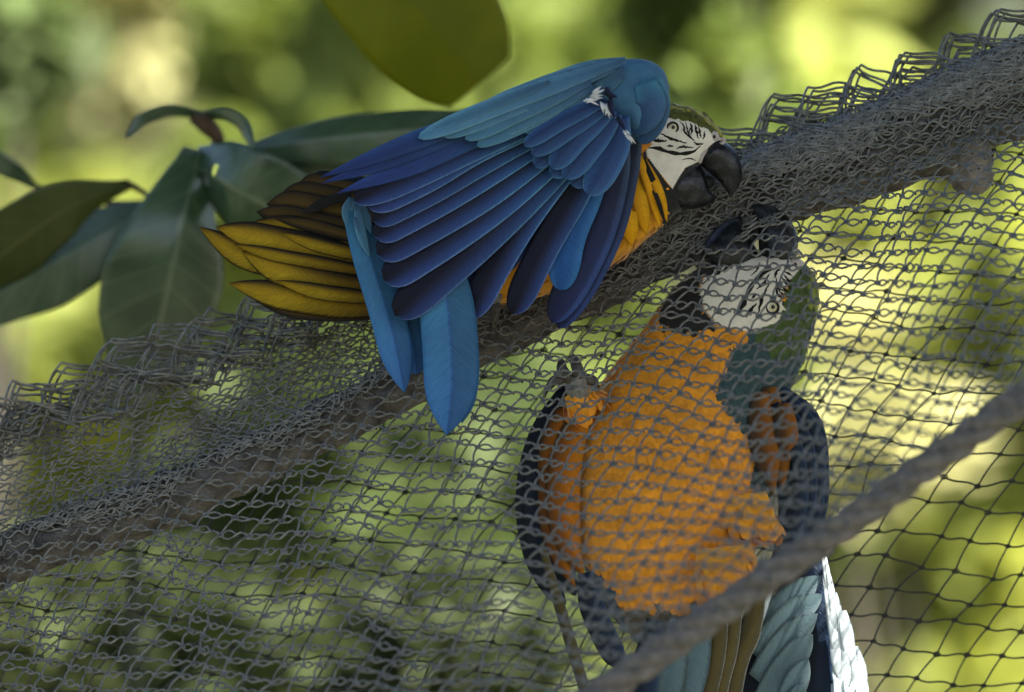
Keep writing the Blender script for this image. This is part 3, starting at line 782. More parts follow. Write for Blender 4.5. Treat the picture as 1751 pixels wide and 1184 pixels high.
LINES = [([(1162, 207), (1169, 216), (1171, 227), (1180, 234), (1188, 242)], 1.9), ([(1172, 209), (1175, 222), (1178, 229), (1181, 218)], 1.6), ([(1181, 210), (1183, 222), (1181, 231)], 1.8),
         ([(1188, 213), (1191, 226), (1194, 237)], 2.2), ([(1195, 218), (1197, 228), (1199, 236)], 1.9), ([(1205, 225), (1204, 232), (1203, 239)], 1.7), ([(1114, 240), (1126, 241), (1140, 241)], 2.9),
         ([(1130, 229), (1147, 237), (1160, 241), (1174, 245)], 2.2), ([(1141, 250), (1152, 250)], 2.0), ([(1157, 254), (1169, 251), (1186, 253)], 2.4),
         ([(1109, 253), (1125, 254), (1143, 260), (1162, 263), (1184, 260), (1198, 250)], 3.3), ([(1167, 273), (1180, 271), (1191, 275)], 1.2), ([(1186, 243), (1195, 247), (1204, 245)], 1.7)]
def face_lines(parent, looks, tf, sc):
    parts = []
    for side, look in looks:
        for pts, w in LINES:
            q = catmull(np.array(pts, float), 14)
            q = np.array([tf(*p) for p in q])
            q = q + np.random.default_rng(int(pts[0][0])).normal(size=q.shape) * 0.45
            Yv = look(q[:, 0], q[:, 1]) - side * 0.0002
            PL = PV(q[:, 0], q[:, 1], Yv)
            R = w * sc / S * np.interp(np.arange(14), [0, 4, 9, 13], [0.3, 1, 0.85, 0.25]) * 1.0 * (1 + 0.25 * np.random.default_rng(int(pts[0][1])).normal(size=14))
            parts.append(tube_batch(PL[None], R[None], 6))
    V, F = join(parts)
    o = mesh_obj('face_stripes', V, F, M['black'], parent); o['kind'] = 'stuff'

def sphere_px(name, x, y, Y, rx, ry, rd, mat, parent, n=14, m=20):
    th = np.linspace(0.02, math.pi - 0.02, n); ph = np.arange(m) / m * 2 * np.pi
    T, Ph = np.meshgrid(th, ph, indexing='ij')
    V = PV(x + rx * np.sin(T) * np.cos(Ph), y + ry * np.sin(T) * np.sin(Ph), Y - rd / S * np.cos(T))
    return mesh_obj(name, V.reshape(-1, 3), ring_faces(n, m), M[mat], parent)

def ring_px(name, x, y, Y, r1, r2, mat, parent):
    a = np.linspace(0, 2 * np.pi, 28)
    PL = PV(x + r1 * np.cos(a), y + r1 * np.sin(a), Y + 0 * a)
    V, F = tube_batch(PL[None], r2 / S, 6)
    return mesh_obj(name, V, F, M[mat], parent)

UP_SEC = [(1224, 234, 1190, 272, 20, 0), (1238, 242, 1196, 280, 31, 0), (1256, 256, 1205, 289, 28, 0), (1267, 280, 1220, 302, 22, 0), (1269, 304, 1235, 317, 14, 0), (1261, 323, 1244, 329, 7, 0), (1251, 337, 1247, 337, 1.5, 0)]
LO_SEC = [(1160, 296, 1138, 330, 22, 0), (1174, 284, 1142, 346, 38, 0), (1188, 279, 1160, 357, 40, 0), (1199, 284, 1182, 358, 35, 0), (1207, 302, 1203, 354, 27, 0), (1211, 320, 1218, 346, 17, 0), (1217, 331, 1227, 337, 6, 0)]
def head_parts(root, tf, sc, Y, looks):
    def T(secs):
        out = []
        for (ax, ay, bx, by, d, _) in secs:
            a = tf(ax, ay); b = tf(bx, by); out.append((a[0], a[1], b[0], b[1], d * sc, Y))
        return out
    for nm, sec in (('upper_mandible', UP_SEC), ('lower_mandible', LO_SEC)):
        V, _, _ = loft(T(sec), 40, 36)
        mesh_obj(nm, V.reshape(-1, 3), ring_faces(40, 36), M['beak'], root)
    t0 = tf(1208, 312)
    sphere_px('tongue', t0[0], t0[1], Y, 14 * sc, 12 * sc, 13 * sc, 'black', root)
    # cere: pale fold of skin round the base of the upper mandible
    pts = [tf(1196, 277), tf(1203, 263), tf(1220, 253), tf(1238, 243), tf(1235, 236)]
    for side, look in looks:
        q = catmull(np.array(pts), 20)
        Yv = np.minimum(look(q[:, 0], q[:, 1]), Y - 17 * sc / S) if side > 0 else np.maximum(look(q[:, 0], q[:, 1]), Y + 17 * sc / S)
        V, F = tube_batch(PV(q[:, 0], q[:, 1], Yv)[None], (np.linspace(4.4, 3.0, 20) * sc / S)[None], 8)
        mesh_obj('cere', V, F, M['cere'], root)
        n0 = tf(1221, 233); yn = look(np.array([n0[0]]), np.array([n0[1]]))[0]
        sphere_px('nostril_skin', n0[0], n0[1], yn + side * 0.001, 9 * sc, 9 * sc, 5 * sc, 'cere', root)
        sphere_px('nostril', n0[0] + 0.5, n0[1] + 1, yn - side * 4.2 * sc / S * 0.55, 2.6 * sc, 3.4 * sc, 2 * sc, 'black', root)
        e = tf(1150.5, 218.5); ye = look(np.array([e[0]]), np.array([e[1]]))[0]
        eye = sphere_px('eye', e[0], e[1], ye + side * 2.5 * sc / S, 7.4 * sc, 7.4 * sc, 5 * sc, 'iris', root)
        sphere_px('pupil', e[0] + 0.6, e[1] - 0.4, ye - side * 0.6 * sc / S, 3.7 * sc, 3.7 * sc, 2.6 * sc, 'pupil', eye)
        ring_px('eye_ring', e[0], e[1], ye - side * 0.3 / S, 9.0 * sc, 1.7 * sc, 'black', eye)
    face_lines(root, looks, tf, sc)
looks1 = [(1, depth_on(V1, px1, 1)), (-1, depth_on(V1, px1, -1))]
head_parts(b1, lambda x, y: (x, y), 1.0, HY, looks1)

# throat and chest feathers standing clear at the neck
for i, (a, b, c, hw, mt) in enumerate([((1092, 268), (1112, 320), (1128, 388), 10, 'orange_n'), ((1100, 272), (1126, 325), (1141, 380), 8, 'orange_n'), ((1084, 300), (1095, 350), (1105, 402), 14, 'orange_n'),
                                       ((1100, 270), (1118, 312), (1136, 352), 5, 'black'), ((1106, 300), (1124, 340), (1138, 385), 4, 'black'), ((1070, 330), (1075, 380), (1080, 420), 16, 'orange_n')]):
    ribbon('neck_feather', [(*a, 7.896), (*b, 7.890), (*c, 7.905)], hw, mt, b1, 'point', n=12, m=7, tilt=0.1)

# near wing: shoulder dome with its flight feathers and coverts
Vw, pxw, _ = loft([(1145, 150, 1140, 192, 6, 7.862), (1134, 120, 1106, 234, 44, 7.858), (1105, 103, 1088, 240, 56, 7.856), (1060, 103, 1068, 225, 52, 7.858), (1010, 120, 1035, 205, 42, 7.858), (940, 148, 960, 215, 30, 7.858), (860, 184, 880, 240, 20, 7.858), (760, 222, 775, 262, 12, 7.858), (640, 268, 650, 290, 6, 7.86)], 90, 60)
mw, ntw, bw = new_mat('teal_wing_shoulder')
ntw.links.new(ramp(ntw, noise_tex(ntw, 60, 5), [(0.3, (0.042, 0.115, 0.20)), (0.7, (0.065, 0.165, 0.26))]), bw.inputs['Base Color'])
bw.inputs['Roughness'].default_value = 0.6; bw.inputs['Specular IOR Level'].default_value = 0.12
wing = mesh_obj('wing', Vw.reshape(-1, 3), ring_faces(90, 60), mw, b1)

def fl(pts, hw, mat, Y0, Y1, par=None, nm='flight_feather', **kw):
    k = len(pts)
    ctrl = [(p[0], p[1], Y0 + (Y1 - Y0) * i / (k - 1)) for i, p in enumerate(pts)]
    return ribbon(nm, ctrl, hw, mat, par or wing, **kw)
q0 = 7.834
FL = [  # (path, half width, material, profile kw), from the ridge downwards
    ([(930, 160), (760, 222), (640, 268), (547, 304)], 17, 'tertial', dict(prof='point', t0=0.45, power=1.5)),
    ([(935, 170), (770, 230), (650, 280), (549, 314)], 18, 'tertial', dict(prof='point', t0=0.45, power=1.5)),
    ([(960, 175), (800, 238), (690, 288), (576, 331)], 21, 'tertial', dict(prof='point', t0=0.5, power=1.6)),
    ([(990, 180), (820, 246), (720, 293), (605, 344)], 26, 'royal', dict(prof='round', t0=0.78)),
    ([(1000, 180), (830, 246), (730, 303), (628, 353)], 27, 'royal', dict(prof='round', t0=0.85)),
    ([(1005, 185), (840, 268), (740, 325), (637, 377)], 24, 'royal', dict(prof='round', t0=0.9)),
    ([(1010, 190), (850, 285), (750, 345), (640, 404)], 26, 'royal', dict(prof='round', t0=0.9)),
    ([(1020, 195), (860, 310), (765, 370), (645, 436)], 29, 'royal', dict(prof='round', t0=0.9)),
    ([(1030, 200), (880, 325), (780, 400), (656, 480)], 30, 'royal', dict(prof='round', t0=0.9)),
    ([(1035, 205), (900, 335), (800, 430), (675, 540)], 33, 'royal', dict(prof='round', t0=0.88)),
    ([(1040, 205), (930, 330), (862, 430), (800, 545)], 27, 'royal', dict(prof='round', t0=0.85)),
    ([(1050, 210), (985, 330), (930, 425), (876, 537)], 26, 'royal', dict(prof='round', t0=0.84)),
    ([(1040, 240), (1004, 330), (972, 410), (959, 497)], 29, 'bright', dict(prof='round', t0=0.75)),
    ([(1058, 220), (1046, 300), (1016, 410), (944, 552)], 31, 'slate', dict(prof='round', t0=0.8)),
    ([(1078, 228), (1066, 300), (1036, 410), (955, 562)], 26, 'slate', dict(prof='round', t0=0.8, base=0.8)),
]
for i, (pts, hw, mt, kw) in enumerate(FL):
    fl(pts, hw, mt, q0 + 0.0022 * i + 0.004, q0 + 0.0024 * i - 0.010 + (0.012 if i > 9 else 0), tilt=-0.10, camber=0.05, n=26, m=11, **kw)
# second, deeper layer closing the fan
for i, (pts, hw) in enumerate([([(960, 260), (850, 330), (740, 390), (668, 430)], 40), ([(980, 280), (880, 380), (790, 450), (720, 500)], 40), ([(1010, 260), (940, 350), (880, 420), (850, 462)], 24)]):
    fl(pts, hw, 'slate', 7.878, 7.872, tilt=0, camber=0.05, prof='round', t0=0.8)
# greater coverts
GC = [([(1035, 172), (960, 208), (896, 249)], 15), ([(1042, 178), (975, 218), (909, 264)], 19), ([(1048, 184), (990, 232), (943, 288)], 22), ([(1055, 190), (1012, 245), (966, 305)], 24), ([(1063, 196), (1046, 262), (1006, 334)], 27)]
for i, (pts, hw) in enumerate(GC):
    fl(pts, hw, 'covert', 7.818 + 0.0016 * i, 7.819 + 0.0018 * i, nm='covert_feather', tilt=-0.12, camber=0.07, prof='round', t0=0.68, base=0.5)
# secondary row peeping out under the greater coverts
for pts, hw in [([(990, 210), (950, 250), (915, 285)], 17), ([(1010, 230), (975, 275), (942, 300)], 17), ([(1030, 250), (1005, 290), (978, 318)], 18)]:
    fl(pts, hw, 'covert', 7.830, 7.831, nm='covert_feather', tilt=-0.1, camber=0.06, prof='round', t0=0.7)
# long teal coverts along the ridge
TC = [([(1060, 106), (880, 170), (715, 236)], 17), ([(1050, 116), (890, 176), (757, 233)], 18), ([(1050, 104), (930, 143), (820, 186)], 13), ([(1070, 102), (985, 124), (900, 158)], 14), ([(1010, 138), (900, 186), (795, 238)], 17), ([(1015, 148), (920, 192), (845, 230)], 17), ([(1018, 156), (960, 186), (893, 224)], 17), ([(980, 122), (880, 165), (790, 204)], 12), ([(940, 140), (830, 186), (735, 224)], 10), ([(1000, 150), (920, 200), (815, 250)], 14)]
for i, (pts, hw) in enumerate(TC):
    fl(pts, hw, 'teal', 7.818 + 0.001 * (i % 4), 7.822 + 0.001 * (i % 4), nm='covert_feather', tilt=0.12, camber=0.08, prof='round', t0=0.7, nrm=(0, -0.9, 0.35), base=0.35)
# small teal coverts over the shoulder dome, nearer the wrist in front
lookw = depth_on(Vw, pxw, 1)
rs = np.random.default_rng(40)
rows = []
for row in range(6):
    for k in range(10):
        tt = k / 9
        x = 1128 - tt * 190 + rs.normal() * 5; yt = np.interp(x, [850, 940, 1010, 1060, 1105, 1140], [188, 150, 120, 104, 104, 125])
        y = yt + 5 + row * 13 + rs.normal() * 3
        lim = np.interp(x, [850, 940, 1010, 1040, 1140], [215, 195, 175, 162, 165])
        if y < lim and x < 1064: rows.append((x, y))
rows.sort(key=lambda p: p[0])
for x, y in rows:
    ang = math.radians(np.interp(x, [900, 1040, 1100, 1140], [156, 150, 120, 85]) + rs.normal() * 7)
    L = rs.uniform(40, 58)
    dx, dy = math.cos(ang) * L, math.sin(ang) * L
    Yv = lookw(np.array([x, x + dx * .5, x + dx]), np.array([y, y + dy * .5, y + dy]))
    lift = 0.0012 + 0.000022 * (x - 880)
    ribbon('covert_feather', [(x, y, Yv[0] - lift), (x + dx * .5, y + dy * .5, Yv[1] - lift - 0.0012), (x + dx, y + dy, Yv[2] - lift - 0.0006)], rs.uniform(12, 17), 'teal', wing, n=9, m=7, tilt=rs.normal() * 0.05, camber=0.05, prof='round', t0=0.5)
# large wrist feathers wrapping round the bend of the wing
for pts, hw, dz in [([(1102, 140), (1112, 185), (1074, 226)], 26, 0.006), ([(1112, 134), (1121, 186), (1094, 246)], 25, 0.004), ([(1124, 132), (1128, 184), (1110, 238)], 12, 0.003)]:
    Yv = lookw(np.array([p[0] for p in pts], float), np.array([p[1] for p in pts], float))
    ribbon('covert_feather', [(p[0], p[1], yv - 0.0125 + dz + e) for p, yv, e in zip(pts, Yv, (0.002, 0.0, 0.0))], hw, 'wrist', wing, n=16, m=11, tilt=-0.12, camber=0.10, prof='round', t0=0.6, base=0.7)
# white down showing through
for cx, cy, ang, L in [(1003, 172, -20, 26), (1008, 168, -24, 26), (1014, 164, -15, 22), (1030, 178, 75, 26), (1036, 182, 65, 24), (1040, 186, 80, 20), (1068, 226, 50, 20), (1074, 230, 40, 18)]:
    for q in range(4):
        a = math.radians(ang + rs.normal() * 16); l = L * rs.uniform(0.6, 1.1); x0, y0 = cx + rs.normal() * 2.5, cy + rs.normal() * 2.5
        ribbon('down_tuft', [(x0, y0, 7.811), (x0 + math.cos(a) * l * .5, y0 + math.sin(a) * l * .5, 7.8085), (x0 + math.cos(a) * l, y0 + math.sin(a) * l, 7.8115)], 2.0, 'white_f', wing, n=7, m=3, prof='point', t0=0.2, tilt=0)
for cx, cy, ang, L in [(1032, 158, 20, 26), (1036, 150, 60, 24), (1044, 165, 85, 30), (1040, 172, 70, 34), (1056, 200, 60, 26)]:
    a = math.radians(ang)
    ribbon('down_tuft', [(cx, cy, 7.8095), (cx + math.cos(a) * L * .5, cy + math.sin(a) * L * .5, 7.807), (cx + math.cos(a) * L, cy + math.sin(a) * L, 7.81)], 5, 'slate', wing, n=8, m=5, prof='point', t0=0.3, tilt=0)

# tail
for pts, hw, Y0, Y1, kw in [
    ([(600, 350), (632, 440), (668, 560), (692, 672)], 30, 7.882, 7.862, dict(prof='point', t0=0.72, power=2.2)),
    ([(648, 420), (688, 520), (706, 590), (712, 640)], 22, 7.884, 7.872, dict(prof='round', t0=0.7)),
    ([(752, 430), (764, 520), (772, 640), (764, 744)], 48, 7.858, 7.838, dict(prof='point', t0=0.62, power=2.6)),
    ([(776, 470), (788, 560), (795, 650), (790, 724)], 22, 7.866, 7.846, dict(prof='point', t0=0.7, power=2.2))]:
    k = len(pts)
    ribbon('tail_feather', [(p[0], p[1], Y0 + (Y1 - Y0) * i / (k - 1)) for i, p in enumerate(pts)], hw, 'tail', b1, tilt=0.08, camber=0.10, n=26, m=13, **kw)
for pts, hw in [([(600, 338), (590, 360), (592, 388)], 6), ([(606, 340), (601, 352), (603, 362)], 6), ([(610, 350), (618, 400), (632, 440)], 9), ([(606, 372), (616, 398), (622, 412)], 5), ([(612, 345), (625, 370), (634, 400)], 9)]:
    ribbon('tail_covert', [(p[0], p[1], 7.868) for p in pts], hw, 'teal', b1, n=10, m=7, prof='point', t0=0.4)

# far wing, its golden underside showing behind the tail
VV, pp, _ = loft([(648, 330, 670, 540, 12, 7.965), (610, 350, 640, 525, 16, 7.962), (560, 372, 570, 505, 8, 7.968), (510, 395, 510, 480, 3, 7.972)], 30, 30)
mfw, ntf, bf = new_mat('golden_underwing'); ntf.links.new(ramp(ntf, noise_tex(ntf, 90, 5), [(0.3, (0.12, 0.07, 0.006)), (0.7, (0.36, 0.22, 0.01))]), bf.inputs['Base Color']); bf.inputs['Roughness'].default_value = 0.7
fwing = mesh_obj('wing', VV.reshape(-1, 3), ring_faces(30, 30), mfw, b1)
fwing['label'] = 'far wing showing its golden dark-edged underside'
YF = [([(660, 455), (543, 426), (440, 405), (369, 388)], 25, 'yellow', 0), ([(650, 485), (520, 460), (420, 437), (340, 388)], 25, 'yellow', 2), ([(660, 495), (560, 484), (480, 462), (414, 430)], 26, 'yellow', 1), ([(670, 525), (580, 521), (480, 505), (391, 484)], 25, 'yellow', 3),
      ([(660, 538), (580, 538), (500, 532), (430, 510)], 13, 'brown', 4), ([(655, 425), (580, 410), (500, 392), (430, 380)], 24, 'yellow', 1), ([(650, 400), (560, 388), (490, 372), (438, 362)], 22, 'brown', 2), ([(645, 375), (570, 360), (500, 348), (455, 350)], 22, 'brown', 3), ([(640, 350), (580, 340), (520, 330), (480, 332)], 20, 'brown', 4), ([(640, 330), (590, 322), (540, 312), (512, 312)], 16, 'brown', 5), ([(600, 332), (560, 345), (516, 366)], 9, 'black', -1), ([(640, 312), (590, 306), (550, 302), (535, 306)], 10, 'navy', 6)]
YF += [([(660, 470), (560, 452), (470, 436), (400, 418)], 12, 'yellow', -0.6), ([(660, 510), (600, 506), (540, 498), (470, 480)], 14, 'yellow', -0.4), ([(655, 440), (600, 432), (540, 418), (480, 398)], 13, 'yellow', -0.7), ([(650, 412), (590, 402), (530, 386), (470, 374)], 12, 'brown', 0.4)]
for pts, hw, mt, k in YF:
    ribbon('flight_feather', [(p[0], p[1], 7.945 + 0.003 * k) for p in pts], hw, mt, fwing, n=22, m=11, prof='point', t0=0.62, power=2.0, tilt=0.10, camber=0.04, wave=0.05)

# feet: thing > foot > toes
def foot(root, ctrl, toes, rad):
    f = tube('foot', [P(*c) for c in ctrl], [r / S for r in rad], M['foot'], root, 18, 14)
    for tc, r0 in toes:
        pts = [P(*c) for c in tc]
        tube('toe', pts, [r0 / S, r0 * 1.0 / S, r0 * 0.7 / S], M['toe'], f, 16, 10)
        e = pts[-1]; d = unit(pts[-1] - pts[-2])
        tube('claw', [e - d * 0.003, e + d * 0.006 + np.array([0, 0.002, -0.002]), e + d * 0.009 + np.array([0, 0.006, -0.007])], [r0 * 0.6 / S, r0 * 0.4 / S, 0.0002], M['beak'], f, 10, 8)
foot(b1, [(850, 480, 7.925), (846, 505, 7.918), (842, 520, 7.92)], [([(844, 515, 7.918), (826, 522, 7.925), (808, 540, 7.95)], 8), ([(846, 517, 7.916), (848, 528, 7.92), (842, 548, 7.945)], 8), ([(842, 516, 7.925), (860, 522, 7.95), (868, 530, 7.965)], 7)], [16, 13, 12])

# ---- the macaw clinging behind the net
b2 = empty('macaw', (0, 7.97, 4), 'orange-breasted macaw clinging upright behind the netting with its head thrown back', 'macaw')
H2 = 7.955
secs2 = [(1190, 1120, 1120, 1125, 20, 7.985), (1215, 1085, 1085, 1090, 45, 7.98), (1258, 1020, 1030, 1030, 80, 7.975), (1290, 940, 992, 940, 105, 7.97), (1312, 840, 984, 825, 118, 7.968), (1322, 745, 1000, 715, 110, 7.967), (1345, 675, 1040, 640, 92, 7.965),
         (1372, 622, 1082, 588, 74, 7.962), (1385, 575, 1122, 535, 62, 7.958), (1397, 532, 1158, 490, 56, H2), (1399, 498, 1196, 458, 50, H2), (1390, 468, 1240, 442, 40, H2), (1374, 448, 1290, 434, 24, H2), (1362, 440, 1320, 434, 8, H2)]
e1 = np.array([1150.5, 218.5]); e2 = np.array([1321, 526]); K2 = 1.16
f1 = np.array([0.982, 0.19]); d1 = np.array([-0.19, 0.982]); f2 = np.array([0.47, -0.883]); d2 = np.array([-0.883, -0.47])
def tf2(x, y):
    v = np.array([x, y]) - e1
    q = e2 + K2 * ((v @ f1) * f2 + (v @ d1) * d2)
    return (q[0], q[1])
FACE2 = [(1196, 496), (1206, 470), (1240, 452), (1300, 440), (1372, 436), (1376, 452), (1352, 478), (1340, 505), (1342, 530), (1332, 550), (1305, 560), (1285, 570), (1255, 562), (1226, 555), (1205, 530)]
BLK2 = [(1128, 545), (1135, 505), (1160, 480), (1200, 450), (1250, 430), (1240, 452), (1206, 470), (1196, 496), (1205, 530), (1226, 555), (1200, 566), (1150, 566)]
NAPE2 = [(1290, 560), (1342, 525), (1420, 480), (1420, 640), (1335, 690), (1340, 850), (1292, 835), (1285, 745), (1240, 690), (1222, 640), (1262, 590)]
def col2(x, y, nrm):
    c = np.empty(np.shape(x) + (3,)); c[:] = ORANGE * np.array([0.92, 0.82, 1])
    c *= (1 + 0.10 * swarp(x, y, 12, 1, 60))[..., None]
    w = swarp(x, y, 9, 7, 45)
    c[inpoly(x + w, y + w * .6, NAPE2)] = TEALG
    g = inpoly(x, y, [(1286, 560), (1340, 520), (1352, 478), (1378, 430), (1430, 430), (1430, 590), (1330, 610)])
    c[g] = GREEN * np.array([0.35, 0.5, 0.9])
    c[(x > 1383 + w * .4) & (y < 520)] = GREEN * 1.3
    c[y + w > 1040] = np.array([0.10, 0.085, 0.06])
    c[inpoly(x, y, [(1000, 960), (1045, 1000), (1070, 1075), (1110, 1110), (1000, 1110)])] = np.array([0.03, 0.055, 0.10])
    c[inpoly(x + w * .5, y + w * .5, BLK2)] = BLACK
    c[(y < 468) & (x < 1335)] = BLACK
    c[inpoly(x, y, FACE2)] = WHITE
    if nrm is not None:
        c[(nrm[:, 1] > 0.35)] = BLUE
    return c
ts = np.concatenate([np.linspace(0, 0.55, 80, endpoint=False), np.linspace(0.55, 1, 150)])
V2, px2, sn2 = loft(secs2, len(ts), 160, ts)
c2 = col2(px2[..., 0], px2[..., 1], None)
c2[(sn2 < -0.35)] = BLUE
mesh_obj('body', V2.reshape(-1, 3), [f[:, ::-1] for f in ring_faces(len(ts), 160)], M['body'], b2, col=c2.reshape(-1, 3))
skip2 = lambda x, y: inpoly(x, y, FACE2) | ((y < 450) & (x < 1370))
def back2(x, y):
    d = np.zeros((len(x), 2)); d[:, 0] = np.where(y < 640, -0.25, 0.0); d[:, 1] = 1.0
    return unit(d)
plumage('plumage', V2, px2, col2, b2, 22, skip2, 15000, 16, back2)
looks2 = [(1, depth_on(V2, px2, 1)), (-1, depth_on(V2, px2, -1))]
head_parts(b2, tf2, K2, H2, looks2)

# thighs
for sec, nm in (([(1310, 840, 1230, 850, 10, 7.925), (1322, 872, 1240, 895, 26, 7.922), (1334, 902, 1285, 920, 20, 7.918), (1334, 914, 1316, 920, 6, 7.918)], 'thigh'), ([(1285, 930, 1190, 940, 30, 7.91), (1290, 965, 1190, 985, 40, 7.90), (1275, 1000, 1205, 1015, 22, 7.90)], 'thigh'), ([(1030, 680, 985, 720, 20, 7.93), (1020, 665, 970, 700, 24, 7.922), (1005, 655, 965, 680, 18, 7.916)], 'thigh')):
    Vt, pt, _ = loft(sec, 24, 30)
    mesh_obj(nm, Vt.reshape(-1, 3), ring_faces(24, 30), M['body'], b2, col=np.tile(ORANGE * (1.0 if sec[0][1] > 800 else 0.8), (24 * 30, 1)))
    plumage('thigh_plumage', Vt, pt, lambda x, y, n: np.tile(ORANGE * np.array([0.95, 0.88, 1]), (len(x), 1)), b2, 60 + int(sec[0][0]), lambda x, y: x < -1, 130, 26, lambda x, y: np.tile([0.3, 0.95], (len(x), 1)))
foot(b2, [(1000, 690, 7.925), (988, 668, 7.914), (984, 640, 7.908)], [([(974, 648, 7.906), (962, 634, 7.898), (960, 620, 7.910)], 10), ([(990, 642, 7.904), (986, 626, 7.896), (980, 612, 7.912)], 10), ([(978, 645, 7.91), (950, 650, 7.905), (938, 662, 7.92)], 9), ([(992, 648, 7.91), (1012, 650, 7.914), (1020, 662, 7.93)], 9)], [19, 20, 17])

# wings of the clinging macaw
PT = dict(prof='point', t0=0.55, power=1.6, camber=0.02)
def wing2(secs, mat_c, feathers, lab):
    Vt, pt, _ = loft(secs, 30, 26)
    w = mesh_obj('wing', Vt.reshape(-1, 3), ring_faces(30, 26), M['body'], b2, col=np.tile(mat_c, (30 * 26, 1)))
    w['label'] = lab
    for pts, hw, mt, Y0, Y1, kw in feathers:
        k = len(pts)
        ribbon('flight_feather', [(p[0], p[1], Y0 + (Y1 - Y0) * i / (k - 1)) for i, p in enumerate(pts)], hw, mt, w, **{**dict(n=22, m=9, camber=0.05, tilt=0.0, prof='round', t0=0.8), **kw})
wing2([(985, 662, 960, 668, 8, 7.955), (980, 720, 922, 735, 22, 7.965), (965, 820, 902, 825, 26, 7.97), (975, 920, 905, 915, 22, 7.975), (990, 1010, 940, 1000, 8, 7.98)], np.array([0.02, 0.045, 0.09]),
      [([(968, 660), (920, 740), (898, 840), (908, 940), (950, 1030)], 16, 'navy', 7.945, 7.965, {}), ([(975, 664), (930, 745), (910, 850), (922, 950), (965, 1040)], 16, 'navy', 7.94, 7.962, {}), ([(975, 680), (945, 760), (930, 850), (945, 940), (985, 1020)], 14, 'navy', 7.936, 7.96, {}),
       ([(990, 680), (958, 760), (946, 850), (955, 940), (985, 1010)], 27, 'orange_f', 7.93, 7.95, PT), ([(1000, 690), (972, 770), (962, 850), (972, 930), (1000, 990)], 30, 'orange_f', 7.925, 7.945, PT), ([(965, 700), (945, 760), (940, 820), (948, 880)], 22, 'orange_f', 7.928, 7.945, PT),
       ([(925, 930), (958, 1040), (985, 1130), (1018, 1240)], 10, 'olive_f', 7.94, 7.93, {}), ([(1000, 980), (1010, 1030), (1030, 1080), (1060, 1140)], 22, 'navy', 7.92, 7.915, {})], 'wing edge dark blue outside with orange lining')
wing2([(1330, 655, 1300, 660, 8, 7.955), (1390, 720, 1310, 730, 24, 7.965), (1402, 800, 1325, 810, 26, 7.965), (1398, 880, 1330, 880, 24, 7.965), (1385, 960, 1320, 950, 18, 7.965), (1380, 1020, 1300, 1010, 8, 7.965)], np.array([0.02, 0.045, 0.075]),
      [([(1320, 658), (1385, 715), (1400, 800), (1392, 890), (1345, 985)], 18, 'navy', 7.945, 7.94, {}), ([(1335, 665), (1392, 730), (1402, 820), (1386, 910), (1330, 1000)], 10, 'navy', 7.938, 7.93, {}), ([(1330, 680), (1376, 745), (1386, 830), (1372, 900), (1325, 985)], 12, 'navy', 7.932, 7.925, {}), ([(1325, 690), (1360, 760), (1370, 840), (1358, 905), (1318, 975)], 13, 'navy', 7.926, 7.92, {}),
       ([(1315, 662), (1318, 720), (1330, 780), (1338, 840)], 26, 'brown_o', 7.93, 7.93, PT), ([(1300, 670), (1300, 730), (1312, 790), (1322, 850)], 24, 'brown_o', 7.925, 7.925, PT), ([(1340, 690), (1345, 740), (1350, 790)], 20, 'brown_o', 7.922, 7.925, PT),
       # lower coverts and quills below the rope
       ([(1290, 1085), (1345, 1030), (1405, 985)], 24, 'tealgrey', 7.945, 7.94, dict(t0=0.55, prof='point', power=2.4, tilt=-0.08, wave=0.06)), ([(1290, 1120), (1345, 1060), (1408, 1016)], 25, 'tealgrey', 7.941, 7.936, dict(t0=0.55, prof='point', power=2.4, tilt=-0.08, wave=0.06)), ([(1290, 1160), (1345, 1095), (1398, 1050)], 24, 'tealgrey', 7.937, 7.932, dict(t0=0.55, prof='point', power=2.4, tilt=-0.08, wave=0.06)), ([(1300, 1195), (1350, 1130), (1390, 1085)], 24, 'tealgrey', 7.933, 7.93, dict(t0=0.55, prof='point', power=2.4, tilt=-0.08, wave=0.06)), ([(1330, 1250), (1355, 1180), (1382, 1125)], 22, 'tealgrey', 7.93, 7.928, dict(t0=0.55, prof='point', power=2.4, tilt=-0.08, wave=0.06)), ([(1345, 1270), (1350, 1220), (1375, 1165)], 22, 'tealgrey', 7.927, 7.925, dict(t0=0.55, prof='point', power=2.4, tilt=-0.08, wave=0.06)),
       ([(1390, 960), (1400, 1050), (1398, 1150), (1385, 1280)], 34, 'navy', 7.955, 7.95, {}), ([(1330, 1020), (1310, 1100), (1300, 1180), (1290, 1300)], 50, 'navy', 7.952, 7.95, {})], 'wing dark blue outside, orange lining, quills below the rope painted pale with sun glare')
# scale-like blue coverts at the wing edge, sun glare painted into their colour
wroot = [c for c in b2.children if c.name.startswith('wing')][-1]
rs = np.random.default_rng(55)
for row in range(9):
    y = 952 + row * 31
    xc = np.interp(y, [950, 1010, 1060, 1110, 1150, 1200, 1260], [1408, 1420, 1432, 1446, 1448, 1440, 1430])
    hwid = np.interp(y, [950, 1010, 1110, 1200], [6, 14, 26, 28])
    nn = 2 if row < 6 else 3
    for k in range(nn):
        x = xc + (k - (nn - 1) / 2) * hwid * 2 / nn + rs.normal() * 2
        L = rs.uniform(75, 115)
        ribbon('covert_feather', [(x, y, 7.938 - 0.0006 * row), (x + 8, y + L / 2, 7.935 - 0.0009 * row), (x + 12 * (y < 1080) + rs.normal() * 3, y + L, 7.937 - 0.0009 * row)], hwid / nn * 1.35, 'pale', wroot, n=9, m=7, prof='point' if rs.random() < 0.5 else 'round', t0=0.45, camber=0.08, tilt=rs.normal() * 0.2)
